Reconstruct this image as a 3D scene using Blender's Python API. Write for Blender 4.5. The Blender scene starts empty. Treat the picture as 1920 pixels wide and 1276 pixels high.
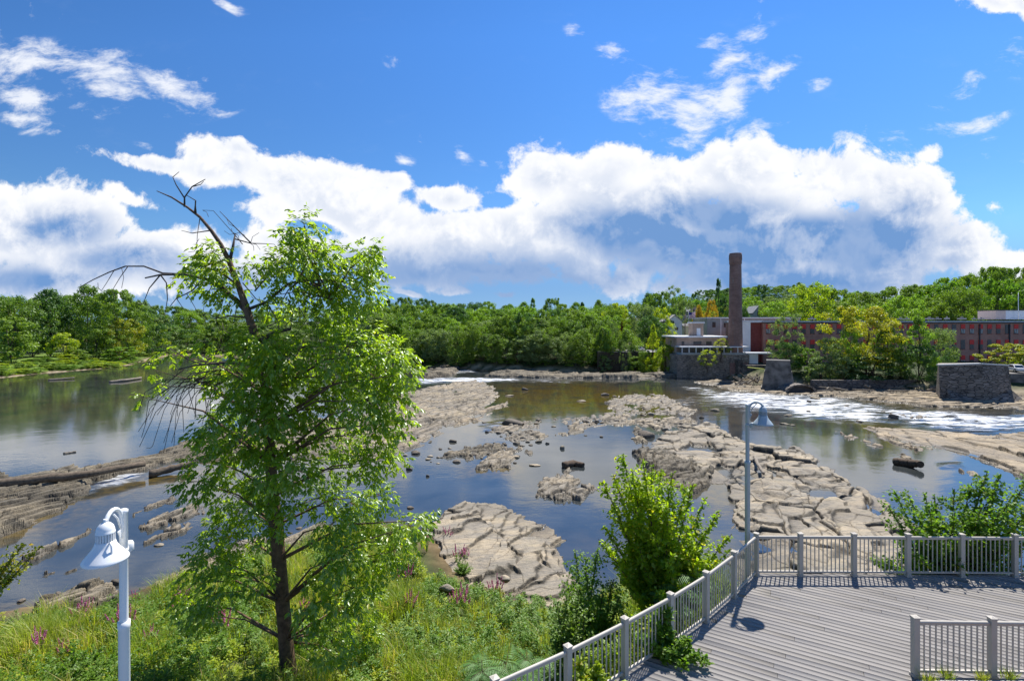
import bpy, math, random
import numpy as np
R = math.radians
random.seed(7)
rng = np.random.default_rng(11)
sc = bpy.context.scene
COL = sc.collection

# ------------------------------------------------------------------ camera, sky, sun, exposure
FPX, HZ, CZ = 960.0, 610.0, 12.1          # focal length and horizon row in the 1920x1276 photograph, eye height over the water
cam = bpy.data.cameras.new('camera')
cam.sensor_width = 36.0
cam.lens = FPX / 1920 * 36
cam.shift_y = -(638 - HZ) / 1920
cam.clip_end = 8000
cam.clip_start = 0.1
co = bpy.data.objects.new('camera', cam)
co.location = (0, 0, CZ)
co.rotation_euler = (R(90), 0, 0)
COL.objects.link(co)
sc.camera = co
sc.view_settings.view_transform = 'Standard'
sc.view_settings.look = 'None'
sc.view_settings.gamma = 1
sc.view_settings.exposure = 0.72
sc.cycles.max_bounces = 8
sc.cycles.diffuse_bounces = 3
sc.cycles.glossy_bounces = 3
sc.cycles.transmission_bounces = 4
sc.cycles.transparent_max_bounces = 8
sc.cycles.sample_clamp_indirect = 6
sc.cycles.caustics_reflective = False
sc.cycles.caustics_refractive = False

SUN_DIR = np.array([0.32, 0.535, 1.0])     # towards the sun, from the railing and lamp shadows on the deck
SUN_DIR /= np.linalg.norm(SUN_DIR)
SUN_EL = math.asin(SUN_DIR[2])
SUN_AZ = math.atan2(SUN_DIR[0], SUN_DIR[1])
sl = bpy.data.lights.new('sun', 'SUN')
sl.energy = 4.9
sl.angle = R(0.55)
sl.color = (1.0, 0.955, 0.88)
so = bpy.data.objects.new('sun', sl)
from mathutils import Vector, Matrix
so.rotation_euler = Vector(SUN_DIR).to_track_quat('Z', 'Y').to_euler()
so.location = (30, 50, 90)
COL.objects.link(so)


class NT:
    """short hand for building node trees"""
    def __init__(s, tree):
        s.t = tree
    def n(s, kind, **kw):
        o = s.t.nodes.new(kind)
        for k, v in kw.items():
            setattr(o, k, v)
        return o
    def link(s, a, b):
        s.t.links.new(a, b)
    def put(s, sock, v):
        if isinstance(v, bpy.types.NodeSocket):
            s.link(v, sock)
        elif v is not None:
            if isinstance(v, (tuple, list)) and len(v) == 3 and sock.type == 'RGBA':
                v = (*v, 1)
            sock.default_value = v
    def math(s, op, a, b=None, c=None, clamp=False):
        o = s.n('ShaderNodeMath', operation=op, use_clamp=clamp)
        for i, v in enumerate((a, b, c)):
            if v is not None:
                s.put(o.inputs[i], v)
        return o.outputs[0]
    def mix(s, fac, a, b, blend='MIX'):
        o = s.n('ShaderNodeMix', data_type='RGBA', blend_type=blend)
        o.clamp_factor = True
        s.put(o.inputs[0], fac); s.put(o.inputs[6], a); s.put(o.inputs[7], b)
        return o.outputs[2]
    def noise(s, vec, scale, detail=4, rough=0.55, dist=0.0, lac=2.0):
        o = s.n('ShaderNodeTexNoise')
        if vec is not None:
            s.link(vec, o.inputs['Vector'])
        o.inputs['Scale'].default_value = scale
        o.inputs['Detail'].default_value = detail
        o.inputs['Roughness'].default_value = rough
        o.inputs['Distortion'].default_value = dist
        o.inputs['Lacunarity'].default_value = lac
        return o.outputs['Fac']
    def ramp(s, fac, lo, hi, a=0.0, b=1.0, smooth=True):
        o = s.n('ShaderNodeMapRange', interpolation_type='SMOOTHSTEP' if smooth else 'LINEAR')
        s.put(o.inputs[0], fac)
        for i, v in zip((1, 2, 3, 4), (lo, hi, a, b)):
            s.put(o.inputs[i], v)
        return o.outputs[0]
    def mapping(s, vec, loc=(0, 0, 0), rot=(0, 0, 0), scale=(1, 1, 1), kind='POINT'):
        o = s.n('ShaderNodeMapping', vector_type=kind)
        s.link(vec, o.inputs[0])
        o.inputs[1].default_value = loc; o.inputs[2].default_value = rot; o.inputs[3].default_value = scale
        return o.outputs[0]


# ---- the sky: Nishita blue with procedural clouds placed by direction
CUMULUS = [  # centre and radii in degrees-like units (pixels of the photo at 960 per unit slope), tilt, strength
    (30, 430, 260, 150, 0, 1), (150, 420, 200, 120, 0, 1), (250, 480, 240, 110, 0, 1), (350, 455, 130, 80, 0, 1), (100, 520, 420, 70, 0, .9), (430, 500, 200, 60, 0, .8),
    (300, 302, 230, 34, -6, .85), (430, 310, 170, 80, -20, 1), (455, 285, 90, 45, -20, .9), (560, 360, 220, 90, -22, 1), (690, 410, 250, 85, -18, 1), (830, 440, 260, 85, -8, 1), (960, 440, 240, 90, 0, 1),
    (600, 465, 330, 70, -6, .9), (780, 470, 300, 65, 0, .85), (650, 355, 200, 70, -15, .85), (500, 400, 130, 60, -10, .8), (715, 345, 140, 45, -12, .8), (840, 375, 150, 55, -8, .9), (240, 370, 160, 30, -22, .75),
    (1030, 330, 140, 100, 0, 1), (1130, 360, 240, 130, 0, 1), (1250, 350, 260, 115, 0, 1), (1400, 325, 280, 105, 0, 1), (1540, 330, 240, 100, 0, 1), (1650, 355, 190, 95, 0, 1),
    (1120, 430, 320, 130, 0, 1.05), (1320, 440, 380, 150, 0, 1.15), (1520, 440, 340, 150, 0, 1.1), (1680, 440, 220, 170, 0, 1), (1745, 380, 90, 90, 0, .9), (1815, 470, 120, 80, 0, 1), (1890, 510, 190, 70, 0, .9),
    (1190, 510, 130, 60, 20, .9), (1260, 535, 140, 40, 0, .75), (900, 505, 480, 60, 0, .7), (1450, 520, 500, 80, 0, .95),
    (1890, 0, 190, 60, -14, .95),
    (1742, 285, 52, 40, 0, .52), (1865, 390, 110, 40, 0, .5), (1250, 132, 30, 12, 0, .4), (942, 547, 48, 15, 0, .7), (860, 545, 50, 13, 0, .65), (775, 546, 60, 14, -10, .65), (957, 488, 52, 20, -20, .65),
]
WISPS = [
    (752, 305, 30, 24, 0, .8), (866, 290, 34, 26, -30, .75), (940, 302, 24, 22, 0, .7), (655, 318, 40, 18, 0, .5), (905, 300, 26, 16, 0, .5),
    (1225, 185, 120, 90, 0, .95), (1300, 200, 140, 85, 10, 1), (1365, 165, 110, 55, 35, .9), (1290, 228, 160, 34, 0, .8), (1440, 148, 90, 34, 30, .85), (1365, 108, 120, 36, 38, .8), (1335, 80, 50, 22, 15, .75),
    (1160, 88, 66, 44, 0, .55), (1418, 240, 60, 34, 20, .6), (1480, 240, 60, 30, 0, .5), (1072, 50, 26, 22, 0, .6),
    (50, 105, 250, 60, -14, .88), (190, 140, 260, 66, -16, .9), (305, 152, 190, 38, -20, .95), (60, 182, 220, 44, -8, .8), (190, 170, 160, 40, -10, .7), (40, 214, 130, 20, -15, .8), (85, 250, 66, 16, -12, .75),
    (1590, 262, 48, 24, 25, .7), (1530, 168, 42, 22, 20, .65), (1812, 226, 110, 24, 12, .75), (1800, 160, 100, 30, 25, .6), (1675, 265, 60, 34, 0, .55), (425, 12, 50, 18, -20, .7), (1915, 108, 50, 50, 0, .6), (1815, 258, 80, 14, 10, .55), (272, 272, 40, 14, -15, .6),
]
HOLES = [(1545, 393, 80, 38, 0, .8), (1480, 332, 80, 26, 10, .6), (1190, 345, 70, 36, 0, .6), (1620, 365, 60, 26, 0, .5), (935, 385, 60, 26, 0, .6), (800, 345, 60, 26, 0, .5), (280, 395, 120, 36, -25, .75), (560, 425, 110, 30, 0, .6)]
DARK = [(1210, 450, 280, 90, -5, .9), (1350, 470, 340, 120, 0, 1), (1320, 405, 230, 70, 0, .95), (1620, 470, 260, 130, 0, .9), (1700, 400, 90, 70, 0, .6), (1500, 530, 520, 80, 0, .9), (960, 520, 420, 80, 0, 1), (740, 510, 300, 70, 0, .9),
        (110, 430, 170, 70, 0, .65), (230, 490, 230, 60, 0, .75), (60, 520, 330, 50, 0, .75), (420, 520, 260, 60, 0, .8), (1780, 500, 100, 50, 0, .55)]


def cloud_world():
    w = bpy.data.worlds.new('World')
    sc.world = w
    w.use_nodes = True
    w.cycles.sampling_method = 'MANUAL'
    w.cycles.sample_map_resolution = 256
    t = NT(w.node_tree)
    w.node_tree.nodes.clear()
    out = t.n('ShaderNodeOutputWorld')
    bg = t.n('ShaderNodeBackground')
    bg.inputs[1].default_value = 0.15
    t.link(bg.outputs[0], out.inputs[0])
    K0 = 1 / 0.15
    sky = t.n('ShaderNodeTexSky', sky_type='NISHITA')
    sky.sun_disc = False
    sky.sun_elevation = SUN_EL
    sky.sun_rotation = SUN_AZ
    sky.air_density = 0.75
    sky.dust_density = 0.0
    sky.ozone_density = 2.5
    # richer blue, as the photograph has it
    hs = t.n('ShaderNodeHueSaturation')
    hs.inputs['Hue'].default_value = 0.512
    hs.inputs['Saturation'].default_value = 1.25
    hs.inputs['Value'].default_value = 0.88
    t.link(sky.outputs[0], hs.inputs['Color'])
    tc = t.n('ShaderNodeTexCoord')
    sep = t.n('ShaderNodeSeparateXYZ')
    t.link(tc.outputs['Generated'], sep.inputs[0])
    ay = t.math('MAXIMUM', t.math('ABSOLUTE', sep.outputs[1]), 0.04)
    u = t.math('DIVIDE', sep.outputs[0], ay)
    v = t.math('DIVIDE', sep.outputs[2], ay)
    # clear sky: deeper blue low down and away from the sun's side
    el = t.ramp(v, 0.08, 0.56, 0.66, 1.0, False)
    az = t.ramp(u, -1.15, 0.15, 0.70, 1.0, False)
    deep = t.n('ShaderNodeVectorMath', operation='SCALE')
    t.link(hs.outputs[0], deep.inputs[0]); t.link(t.math('MULTIPLY', el, az), deep.inputs[3])
    tint = t.n('ShaderNodeVectorMath', operation='MULTIPLY')
    t.link(deep.outputs[0], tint.inputs[0]); tint.inputs[1].default_value = (0.93, 1.08, 0.98)
    cmb = t.n('ShaderNodeCombineXYZ')
    t.link(u, cmb.inputs[0]); t.link(v, cmb.inputs[1])
    uv = cmb.outputs[0]

    def warp(vec, scale, amt, detail=3):
        nz = t.n('ShaderNodeTexNoise')
        t.link(vec, nz.inputs['Vector'])
        nz.inputs['Scale'].default_value = scale
        nz.inputs['Detail'].default_value = detail
        a = t.n('ShaderNodeVectorMath', operation='MULTIPLY_ADD')
        t.link(nz.outputs['Color'], a.inputs[0])
        a.inputs[1].default_value = (amt, amt, 0)
        b = t.n('ShaderNodeVectorMath', operation='ADD')
        t.link(vec, b.inputs[0]); b.inputs[1].default_value = (-amt / 2, -amt / 2, 0)
        t.link(b.outputs[0], a.inputs[2])
        return a.outputs[0]

    def field(vec, blobs):
        acc = None
        for (px, py, rx, ry, rot, s) in blobs:
            m = t.mapping(vec, ((px - 960) / FPX, (HZ - py) / FPX, 0), (0, 0, R(rot)), (rx / FPX, ry / FPX, 1), 'TEXTURE')
            g = t.n('ShaderNodeTexGradient', gradient_type='SPHERICAL')
            t.link(m, g.inputs[0])
            val = t.math('MULTIPLY', g.outputs[1], s)
            acc = val if acc is None else t.math('SMOOTH_MAX', acc, val, 0.12)
        return acc
    uvw = warp(uv, 5.0, 0.07)
    puff = t.noise(uvw, 7.0, 8, 0.65, 0.1)
    shift = t.n('ShaderNodeVectorMath', operation='ADD')
    t.link(uvw, shift.inputs[0]); shift.inputs[1].default_value = (0.008, 0.022, 0)
    puff2 = t.noise(shift.outputs[0], 7.0, 4, 0.6, 0.1)
    f = field(uvw, CUMULUS)
    ho = field(uvw, HOLES)
    low = t.ramp(v, 0.24, 0.06)
    f = t.math('SUBTRACT', f, t.math('MULTIPLY', ho, 0.6))
    dens = t.math('ADD', f, t.math('MULTIPLY', t.math('SUBTRACT', puff, 0.5), 1.65))
    cov = t.ramp(dens, 0.27, 0.46)
    # wisps: noise drawn out along one direction
    uvs = t.mapping(uvw, (0, 0, 0), (0, 0, R(-16)), (0.55, 1.25, 1))
    fib = t.noise(uvs, 15.0, 6, 0.68, 0.15)
    wf = field(uvw, WISPS)
    wd = t.math('ADD', wf, t.math('MULTIPLY', t.math('SUBTRACT', fib, 0.54), 3.2))
    wcov = t.math('MULTIPLY', t.ramp(wd, 0.1, 0.95), 0.9)
    wcov = t.math('MULTIPLY', wcov, t.ramp(wf, 0.07, 0.24))
    cov = t.math('MULTIPLY', cov, t.ramp(f, 0.0, 0.1))
    veil = (0.10 * K0, 0.205 * K0, 0.43 * K0)
    base = t.mix(t.math('MULTIPLY', low, 0.8), tint.outputs[0], veil)
    # relief and grey undersides
    relief = t.ramp(t.math('SUBTRACT', puff2, puff), -0.1, 0.12)
    dk = field(uvw, DARK)
    dk = t.math('ADD', dk, t.math('MULTIPLY', t.math('SUBTRACT', puff, 0.5), -1.0))
    dk = t.ramp(dk, 0.0, 0.72)
    shade = t.math('MULTIPLY', dk, 0.85)
    shade = t.math('ADD', shade, t.math('MULTIPLY', t.math('MULTIPLY', relief, t.ramp(dens, 0.45, 0.8)), 0.3), clamp=True)
    K = 1 / 0.15
    white = (0.62 * K, 0.625 * K, 0.64 * K)
    grey = (0.105 * K, 0.205 * K, 0.40 * K)
    ccol = t.mix(shade, white, grey)
    c1 = t.mix(cov, base, ccol)
    c2 = t.mix(wcov, c1, (0.59 * K, 0.605 * K, 0.64 * K))
    t.link(c2, bg.inputs[0])


cloud_world()


# ------------------------------------------------------------------ helpers
def P(px, py, z=0.0):
    """a pixel of the photograph, met at height z -> point in the place"""
    d = FPX * (CZ - z) / (py - HZ)
    return np.array([(px - 960) / FPX * d, d, z])


def D(px, py, d):
    """a pixel of the photograph at a known distance d"""
    return np.array([(px - 960) / FPX * d, d, CZ - (py - HZ) / FPX * d])


def tag(o, label=None, cat=None, group=None, kind=None):
    if label: o['label'] = label
    if cat: o['category'] = cat
    if group: o['group'] = group
    if kind: o['kind'] = kind
    return o


def empty(name, loc, label=None, cat=None, group=None, rz=0.0, sc_=1.0):
    o = bpy.data.objects.new(name, None)
    o.location = tuple(float(a) for a in loc)
    o.rotation_euler = (0, 0, rz)
    o.scale = (sc_, sc_, sc_) if not isinstance(sc_, tuple) else sc_
    o.empty_display_size = 0.2
    COL.objects.link(o)
    return tag(o, label, cat, group)


def np_mesh(name, V, F, mat=None, attrs=None, smooth=False, mat_idx=None):
    """V (n,3); F either one (m,k) array or a list of such arrays"""
    V = np.asarray(V, dtype=np.float32)
    if not isinstance(F, list): F = [F]
    F = [np.asarray(f, dtype=np.int32) for f in F if len(f)]
    me = bpy.data.meshes.new(name)
    nl = sum(f.size for f in F); nf = sum(len(f) for f in F)
    me.vertices.add(len(V)); me.loops.add(nl); me.polygons.add(nf)
    me.vertices.foreach_set('co', V.ravel())
    me.loops.foreach_set('vertex_index', np.concatenate([f.ravel() for f in F]))
    tot = np.concatenate([np.full(len(f), f.shape[1], np.int32) for f in F])
    me.polygons.foreach_set('loop_start', np.concatenate([[0], np.cumsum(tot)[:-1]]).astype(np.int32))
    if smooth: me.polygons.foreach_set('use_smooth', np.ones(nf, bool))
    if mat is not None:
        for m in (mat if isinstance(mat, list) else [mat]): me.materials.append(m)
    if mat_idx is not None: me.polygons.foreach_set('material_index', np.asarray(mat_idx, np.int32))
    for k, (dom, a) in (attrs or {}).items():
        at = me.attributes.new(k, 'FLOAT', dom)
        at.data.foreach_set('value', np.asarray(a, np.float32).ravel())
    me.update(calc_edges=True)
    return me


def link(name, me, parent=None):
    o = bpy.data.objects.new(name, me)
    COL.objects.link(o)
    if parent is not None: o.parent = parent
    return o


class MB:
    """collects boxes, tubes, lathes and strips; build() links them as ONE mesh object"""
    def __init__(s): s.V = []; s.F = []; s.S = []; s.M = []; s.n = 0
    def add(s, V, F, smooth=False, m=0):
        for v in V: s.V.append((float(v[0]), float(v[1]), float(v[2])))
        for f in F: s.F.append([i + s.n for i in f]); s.S.append(smooth); s.M.append(m)
        s.n += len(V); return s
    def box(s, x0, x1, y0, y1, z0, z1, m=0):
        V = [(x, y, z) for z in (z0, z1) for y in (y0, y1) for x in (x0, x1)]
        return s.add(V, [(0, 2, 3, 1), (4, 5, 7, 6), (0, 1, 5, 4), (2, 6, 7, 3), (0, 4, 6, 2), (1, 3, 7, 5)], False, m)
    def bar(s, a, b, w, h, up=(0, 0, 1), m=0):
        a = np.array(a, float); b = np.array(b, float); d = b - a; d /= np.linalg.norm(d)
        up = np.array(up, float)
        if abs(d @ up) > .98: up = np.array((1., 0, 0))
        r = np.cross(d, up); r /= np.linalg.norm(r); u = np.cross(r, d)
        V = [p + r * sx * w / 2 + u * su * h / 2 for p in (a, b) for sx, su in ((-1, -1), (1, -1), (1, 1), (-1, 1))]
        return s.add(V, [(3, 2, 1, 0), (4, 5, 6, 7), (0, 1, 5, 4), (1, 2, 6, 5), (2, 3, 7, 6), (3, 0, 4, 7)], False, m)
    def tube(s, pts, rad, k=8, cap=True, smooth=True, m=0):
        pts = [np.array(p, float) for p in pts]
        if not hasattr(rad, '__len__'): rad = [rad] * len(pts)
        ref = None; V = []
        for i, p in enumerate(pts):
            d = pts[min(i + 1, len(pts) - 1)] - pts[max(i - 1, 0)]
            d = d / (np.linalg.norm(d) + 1e-9)
            if ref is None: ref = np.array((1., 0, 0)) if abs(d[0]) < .8 else np.array((0, 1., 0))
            r = ref - d * (ref @ d); r /= np.linalg.norm(r) + 1e-9; ref = r; u = np.cross(d, r)
            for j in range(k):
                a = 2 * math.pi * j / k
                V.append(p + (r * math.cos(a) + u * math.sin(a)) * rad[i])
        F = [(i * k + j, i * k + (j + 1) % k, (i + 1) * k + (j + 1) % k, (i + 1) * k + j) for i in range(len(pts) - 1) for j in range(k)]
        s.add(V, F, smooth, m)
        if cap:
            n0 = s.n - len(V)
            s.F.append([n0 + j for j in reversed(range(k))]); s.S.append(False); s.M.append(m)
            s.F.append([n0 + (len(pts) - 1) * k + j for j in range(k)]); s.S.append(False); s.M.append(m)
        return s
    def lathe(s, prof, k=24, c=(0, 0, 0), smooth=True, m=0, closed=True):
        V = [(c[0] + r * math.cos(2 * math.pi * j / k), c[1] + r * math.sin(2 * math.pi * j / k), c[2] + z) for r, z in prof for j in range(k)]
        F = [(i * k + j, i * k + (j + 1) % k, (i + 1) * k + (j + 1) % k, (i + 1) * k + j) for i in range(len(prof) - 1) for j in range(k)]
        return s.add(V, F, smooth, m)
    def build(s, name, mat, parent=None):
        me = bpy.data.meshes.new(name)
        me.from_pydata(s.V, [], s.F)
        for m in (mat if isinstance(mat, list) else [mat]): me.materials.append(m)
        me.polygons.foreach_set('use_smooth', s.S)
        me.polygons.foreach_set('material_index', s.M)
        me.update()
        return link(name, me, parent)


def children(o): return [c for c in bpy.data.objects if c.parent is o]


def hash2(ix, iy, k):
    h = np.sin(ix * 127.1 + iy * 311.7 + k * 74.7) * 43758.5453
    return h - np.floor(h)


def vnoise(x, y, k=0):
    ix, iy = np.floor(x), np.floor(y); fx, fy = x - ix, y - iy
    fx = fx * fx * (3 - 2 * fx); fy = fy * fy * (3 - 2 * fy)
    a = hash2(ix, iy, k); b = hash2(ix + 1, iy, k); c = hash2(ix, iy + 1, k); d = hash2(ix + 1, iy + 1, k)
    return (a * (1 - fx) + b * fx) * (1 - fy) + (c * (1 - fx) + d * fx) * fy


def fbm(x, y, k=0, oct=4, g=0.5):
    s = np.zeros_like(x, dtype=float); a = 1.0; t = 0.0
    for i in range(oct):
        s += a * vnoise(x * 2 ** i + 17.3 * i, y * 2 ** i - 9.1 * i, k + i); t += a; a *= g
    return s / t


def voro(x, y, k=0, jit=0.9):
    ix, iy = np.floor(x), np.floor(y)
    f1 = np.full(x.shape, 9.0); f2 = np.full(x.shape, 9.0)
    cx = np.zeros_like(x); cy = np.zeros_like(x); r = [np.zeros_like(x) for _ in range(3)]
    for di in (-1, 0, 1):
        for dj in (-1, 0, 1):
            a, b = ix + di, iy + dj
            sx = a + .5 + (hash2(a, b, k) - .5) * jit; sy = b + .5 + (hash2(a, b, k + 1) - .5) * jit
            d = np.hypot(x - sx, y - sy)
            near = d < f1
            f2 = np.where(near, f1, np.minimum(f2, d)); f1 = np.where(near, d, f1)
            cx = np.where(near, x - sx, cx); cy = np.where(near, y - sy, cy)
            for q in range(3): r[q] = np.where(near, hash2(a, b, k + 2 + q), r[q])
    return f1, f2, cx, cy, r


def sdpoly(X, Y, poly):
    """signed distance, positive inside"""
    poly = np.asarray(poly, float)[:, :2]; d = np.full(X.shape, 1e9); ins = np.zeros(X.shape, bool)
    for i in range(len(poly)):
        ax, ay = poly[i]; bx, by = poly[(i + 1) % len(poly)]
        ex, ey = bx - ax, by - ay
        t = np.clip(((X - ax) * ex + (Y - ay) * ey) / (ex * ex + ey * ey + 1e-12), 0, 1)
        d = np.minimum(d, np.hypot(X - ax - t * ex, Y - ay - t * ey))
        c = ((ay > Y) != (by > Y)) & (X < (bx - ax) * (Y - ay) / (by - ay + 1e-12) + ax)
        ins ^= c
    return np.where(ins, d, -d)


def sst(a, b, x):
    t = np.clip((x - a) / (b - a), 0, 1); return t * t * (3 - 2 * t)


def plan(pts, z=0.0): return np.array([P(x, y, z)[:2] for x, y in pts])


# ------------------------------------------------------------------ materials
def new_mat(name):
    m = bpy.data.materials.new(name); m.use_nodes = True; m.node_tree.nodes.clear()
    t = NT(m.node_tree)
    o = t.n('ShaderNodeOutputMaterial')
    return m, t, o


def obj_co(t): return t.n('ShaderNodeTexCoord').outputs['Object']
def geo_pos(t): return t.n('ShaderNodeNewGeometry').outputs['Position']
def attr(t, name):
    a = t.n('ShaderNodeAttribute', attribute_name=name); return a.outputs['Fac']


def bsdf(t, o, col, rough=0.6, spec=0.4, metal=0.0, bump=None, bstr=0.3, bdist=0.02):
    b = t.n('ShaderNodeBsdfPrincipled')
    t.put(b.inputs['Base Color'], col); t.put(b.inputs['Roughness'], rough)
    b.inputs['Specular IOR Level'].default_value = spec; t.put(b.inputs['Metallic'], metal)
    if bump is not None:
        bn = t.n('ShaderNodeBump'); bn.inputs['Strength'].default_value = bstr; bn.inputs['Distance'].default_value = bdist
        t.link(bump, bn.inputs['Height']); t.link(bn.outputs[0], b.inputs['Normal'])
    t.link(b.outputs[0], o.inputs[0]); return b


def plain(name, c, rough=0.6, var=0.25, scale=3.0, c2=None, metal=0.0, bstr=0.15, spec=0.4, bscale=40.0):
    """a painted or raw surface with blotchy tone and fine bump"""
    m, t, o = new_mat(name)
    co_ = obj_co(t)
    n1 = t.noise(co_, scale, 5, 0.6); n2 = t.noise(co_, bscale, 3, 0.6)
    lo = c2 or tuple(a * (1 - var) for a in c)
    col = t.mix(t.ramp(n1, 0.3, 0.7), lo, c)
    bsdf(t, o, col, t.ramp(n2, .2, .8, rough - .1, rough + .1), spec, metal, n2, bstr, 0.01)
    return m


def leaf_mat(name, c1, c2, c3=None, p3=0.06, trans=0.45, vary=0.5, gloss=0.035):
    """leaves: per-leaf and per-plant tone, light shining through"""
    m, t, o = new_mat(name)
    r = attr(t, 'rnd')
    oi = t.n('ShaderNodeObjectInfo').outputs['Random']
    f = t.math('ADD', t.math('MULTIPLY', r, 1 - vary), t.math('MULTIPLY', oi, vary))
    col = t.mix(f, c1, c2)
    if c3:
        r2 = attr(t, 'rnd2')
        col = t.mix(t.math('GREATER_THAN', r2, 1 - p3), col, c3)
    d = t.n('ShaderNodeBsdfDiffuse'); t.link(col, d.inputs[0])
    tr = t.n('ShaderNodeBsdfTranslucent')
    tc = t.mix(1.0, col, (1.4, 1.5, 0.6), 'MULTIPLY')
    t.link(tc, tr.inputs[0])
    gl = t.n('ShaderNodeBsdfGlossy'); gl.inputs['Roughness'].default_value = 0.5 if gloss < .05 else .36; gl.inputs[0].default_value = (0.8, 0.9, 0.8, 1)
    ms = t.n('ShaderNodeMixShader'); ms.inputs[0].default_value = trans
    t.link(d.outputs[0], ms.inputs[1]); t.link(tr.outputs[0], ms.inputs[2])
    m2 = t.n('ShaderNodeMixShader'); m2.inputs[0].default_value = gloss
    t.link(ms.outputs[0], m2.inputs[1]); t.link(gl.outputs[0], m2.inputs[2])
    t.link(m2.outputs[0], o.inputs[0])
    return m


def rock_mat(name, tan, grey, dark, sc_=1.0, moss=True):
    m, t, o = new_mat(name)
    p = geo_pos(t)
    ps = t.mapping(p, (0, 0, 0), (0, 0, R(-78)), (0.35 * sc_, 1.6 * sc_, 1.6 * sc_))
    a = t.noise(ps, 0.55, 6, 0.62, 0.4); b = t.noise(p, 3.2 * sc_, 7, 0.68); c = t.noise(ps, 5.0, 6, 0.7, .3)
    col = t.mix(t.ramp(a, 0.4, 0.6), grey, tan)
    col = t.mix(t.math('MULTIPLY', t.ramp(b, 0.45, 0.75), 0.55), col, tuple(x * 0.55 for x in grey))
    col = t.mix(t.math('MULTIPLY', t.ramp(c, 0.52, 0.62), 0.4), col, tuple(min(1, x * 1.25) for x in tan))
    col = t.mix(t.math('MULTIPLY', t.ramp(c, 0.44, 0.34), 0.6), col, dark)
    big = t.noise(ps, 0.16, 4, 0.6, .6)
    col = t.mix(t.math('MULTIPLY', t.ramp(big, 0.48, 0.62), 0.6), col, tuple(x * 0.78 for x in grey))
    lich = t.ramp(t.noise(p, 1.1 * sc_, 6, 0.72), 0.58, 0.66)
    col = t.mix(t.math('MULTIPLY', lich, 0.35), col, (0.105, 0.098, 0.082))
    wet = attr(t, 'wet')
    col = t.mix(t.math('MULTIPLY', wet, 0.82), col, (0.055, 0.042, 0.026))
    cr = attr(t, 'crack')
    col = t.mix(t.math('MULTIPLY', cr, 0.95), col, (0.022, 0.018, 0.012))
    if moss:
        mo = t.math('MULTIPLY', t.ramp(t.noise(p, 0.5, 4, 0.6), 0.55, 0.7), t.ramp(b, 0.4, 0.6))
        col = t.mix(t.math('MULTIPLY', t.math('MULTIPLY', mo, attr(t, 'moss')), 0.9), col, (0.11, 0.125, 0.03))
    fine = t.noise(p, 14 * sc_, 4, 0.7)
    bb = t.math('ADD', t.math('ADD', t.math('MULTIPLY', c, 0.7), t.math('MULTIPLY', b, 0.7)), t.math('MULTIPLY', fine, 0.25))
    bsdf(t, o, col, t.ramp(wet, 0, 1, 0.85, 0.35), 0.3, 0, bb, 1.0, 0.12)
    return m


M = {}
M['rock'] = rock_mat('rock', (0.41, 0.335, 0.23), (0.25, 0.222, 0.178), (0.06, 0.05, 0.038))
M['rock_grey'] = rock_mat('rock_grey', (0.27, 0.225, 0.155), (0.135, 0.12, 0.093), (0.045, 0.038, 0.03))
M['rock_pale'] = rock_mat('rock_pale', (0.42, 0.33, 0.215), (0.27, 0.222, 0.157), (0.09, 0.072, 0.052))
M['rock_dark'] = rock_mat('rock_dark', (0.20, 0.165, 0.125), (0.12, 0.105, 0.085), (0.04, 0.034, 0.027), 2.0, False)


# ------------------------------------------------------------------ land, river bed, water
NEAR = np.vstack([[(-90, 24), (-40, 21.5)], plan([(0, 1150), (150, 1138), (250, 1122), (330, 1085), (430, 1052), (520, 1030), (640, 1000), (720, 985), (800, 1008), (850, 1078), (960, 1118), (1080, 1138), (1180, 1120)]), [(9.0, 19.5), (16, 18.6), (30, 18.5), (60, 19), (90, 20), (90, -30), (-90, -30)]])
FAR = np.vstack([plan([(2300, 735), (1920, 737), (1780, 735), (1640, 728), (1500, 722), (1400, 712), (1310, 702), (1180, 698), (1060, 699), (960, 697), (860, 692), (780, 688), (700, 684), (560, 676), (440, 669), (330, 665)]),
                 plan([(290, 672), (250, 683), (200, 690), (120, 697), (60, 702), (0, 709), (-160, 722), (-500, 745)]), [(-1500, 90), (-4000, 400), (-4000, 5200), (4000, 5200), (4000, 90)]])


def ground_z(X, Y):
    X = np.asarray(X, float); Y = np.asarray(Y, float)
    w = (fbm(X * .35, Y * .35, 3) - .5) * 1.6
    d = sdpoly(X, Y, NEAR) + w
    right = sst(2.0, 6.0, X - (20 - Y) * 0.0)
    slope = 0.215 * (1 - right) + 0.8 * right
    zn = np.where(d > 0, 0.12 + slope * d, 0.35 * d)
    zn = np.minimum(zn, 4.55) + (fbm(X * .9, Y * .9, 5) - .5) * 0.35 * sst(.5, 3, d)
    f = sdpoly(X, Y, FAR) + (fbm(X * .12, Y * .12, 8) - .5) * 5
    u = X / np.maximum(Y, 1)
    left = sst(-.42, -.62, u)
    town = sst(.12, .24, u)
    bank = (1 - left) * (np.minimum(f * .5, 2.2) + np.clip(f - 5, 0, 60) * (0.04 + 0.0 * town) + town * sst(4, 11, f) * 1.6 * sst(.52, .42, u)) + left * (np.minimum(f * .085, 2.0))
    hill = sst(190, 470, Y) * np.interp(u, [-1.2, -.5, 0, .2, .33, .45, .6, 1.0, 1.4], [3, 6, 7, 10, 19, 28, 30, 30, 24]) + sst(480, 1600, Y) * 14
    zf = np.where(f > 0, .08 + bank + hill + (fbm(X * .05, Y * .05, 9) - .5) * 2 * sst(6, 40, f), .25 * f)
    bed = -1.15 + fbm(X * .2, Y * .2, 12) * .5
    return np.maximum(np.maximum(zn, zf), bed)


def gz(x, y): return float(ground_z(np.array([x]), np.array([y]))[0])


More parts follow.
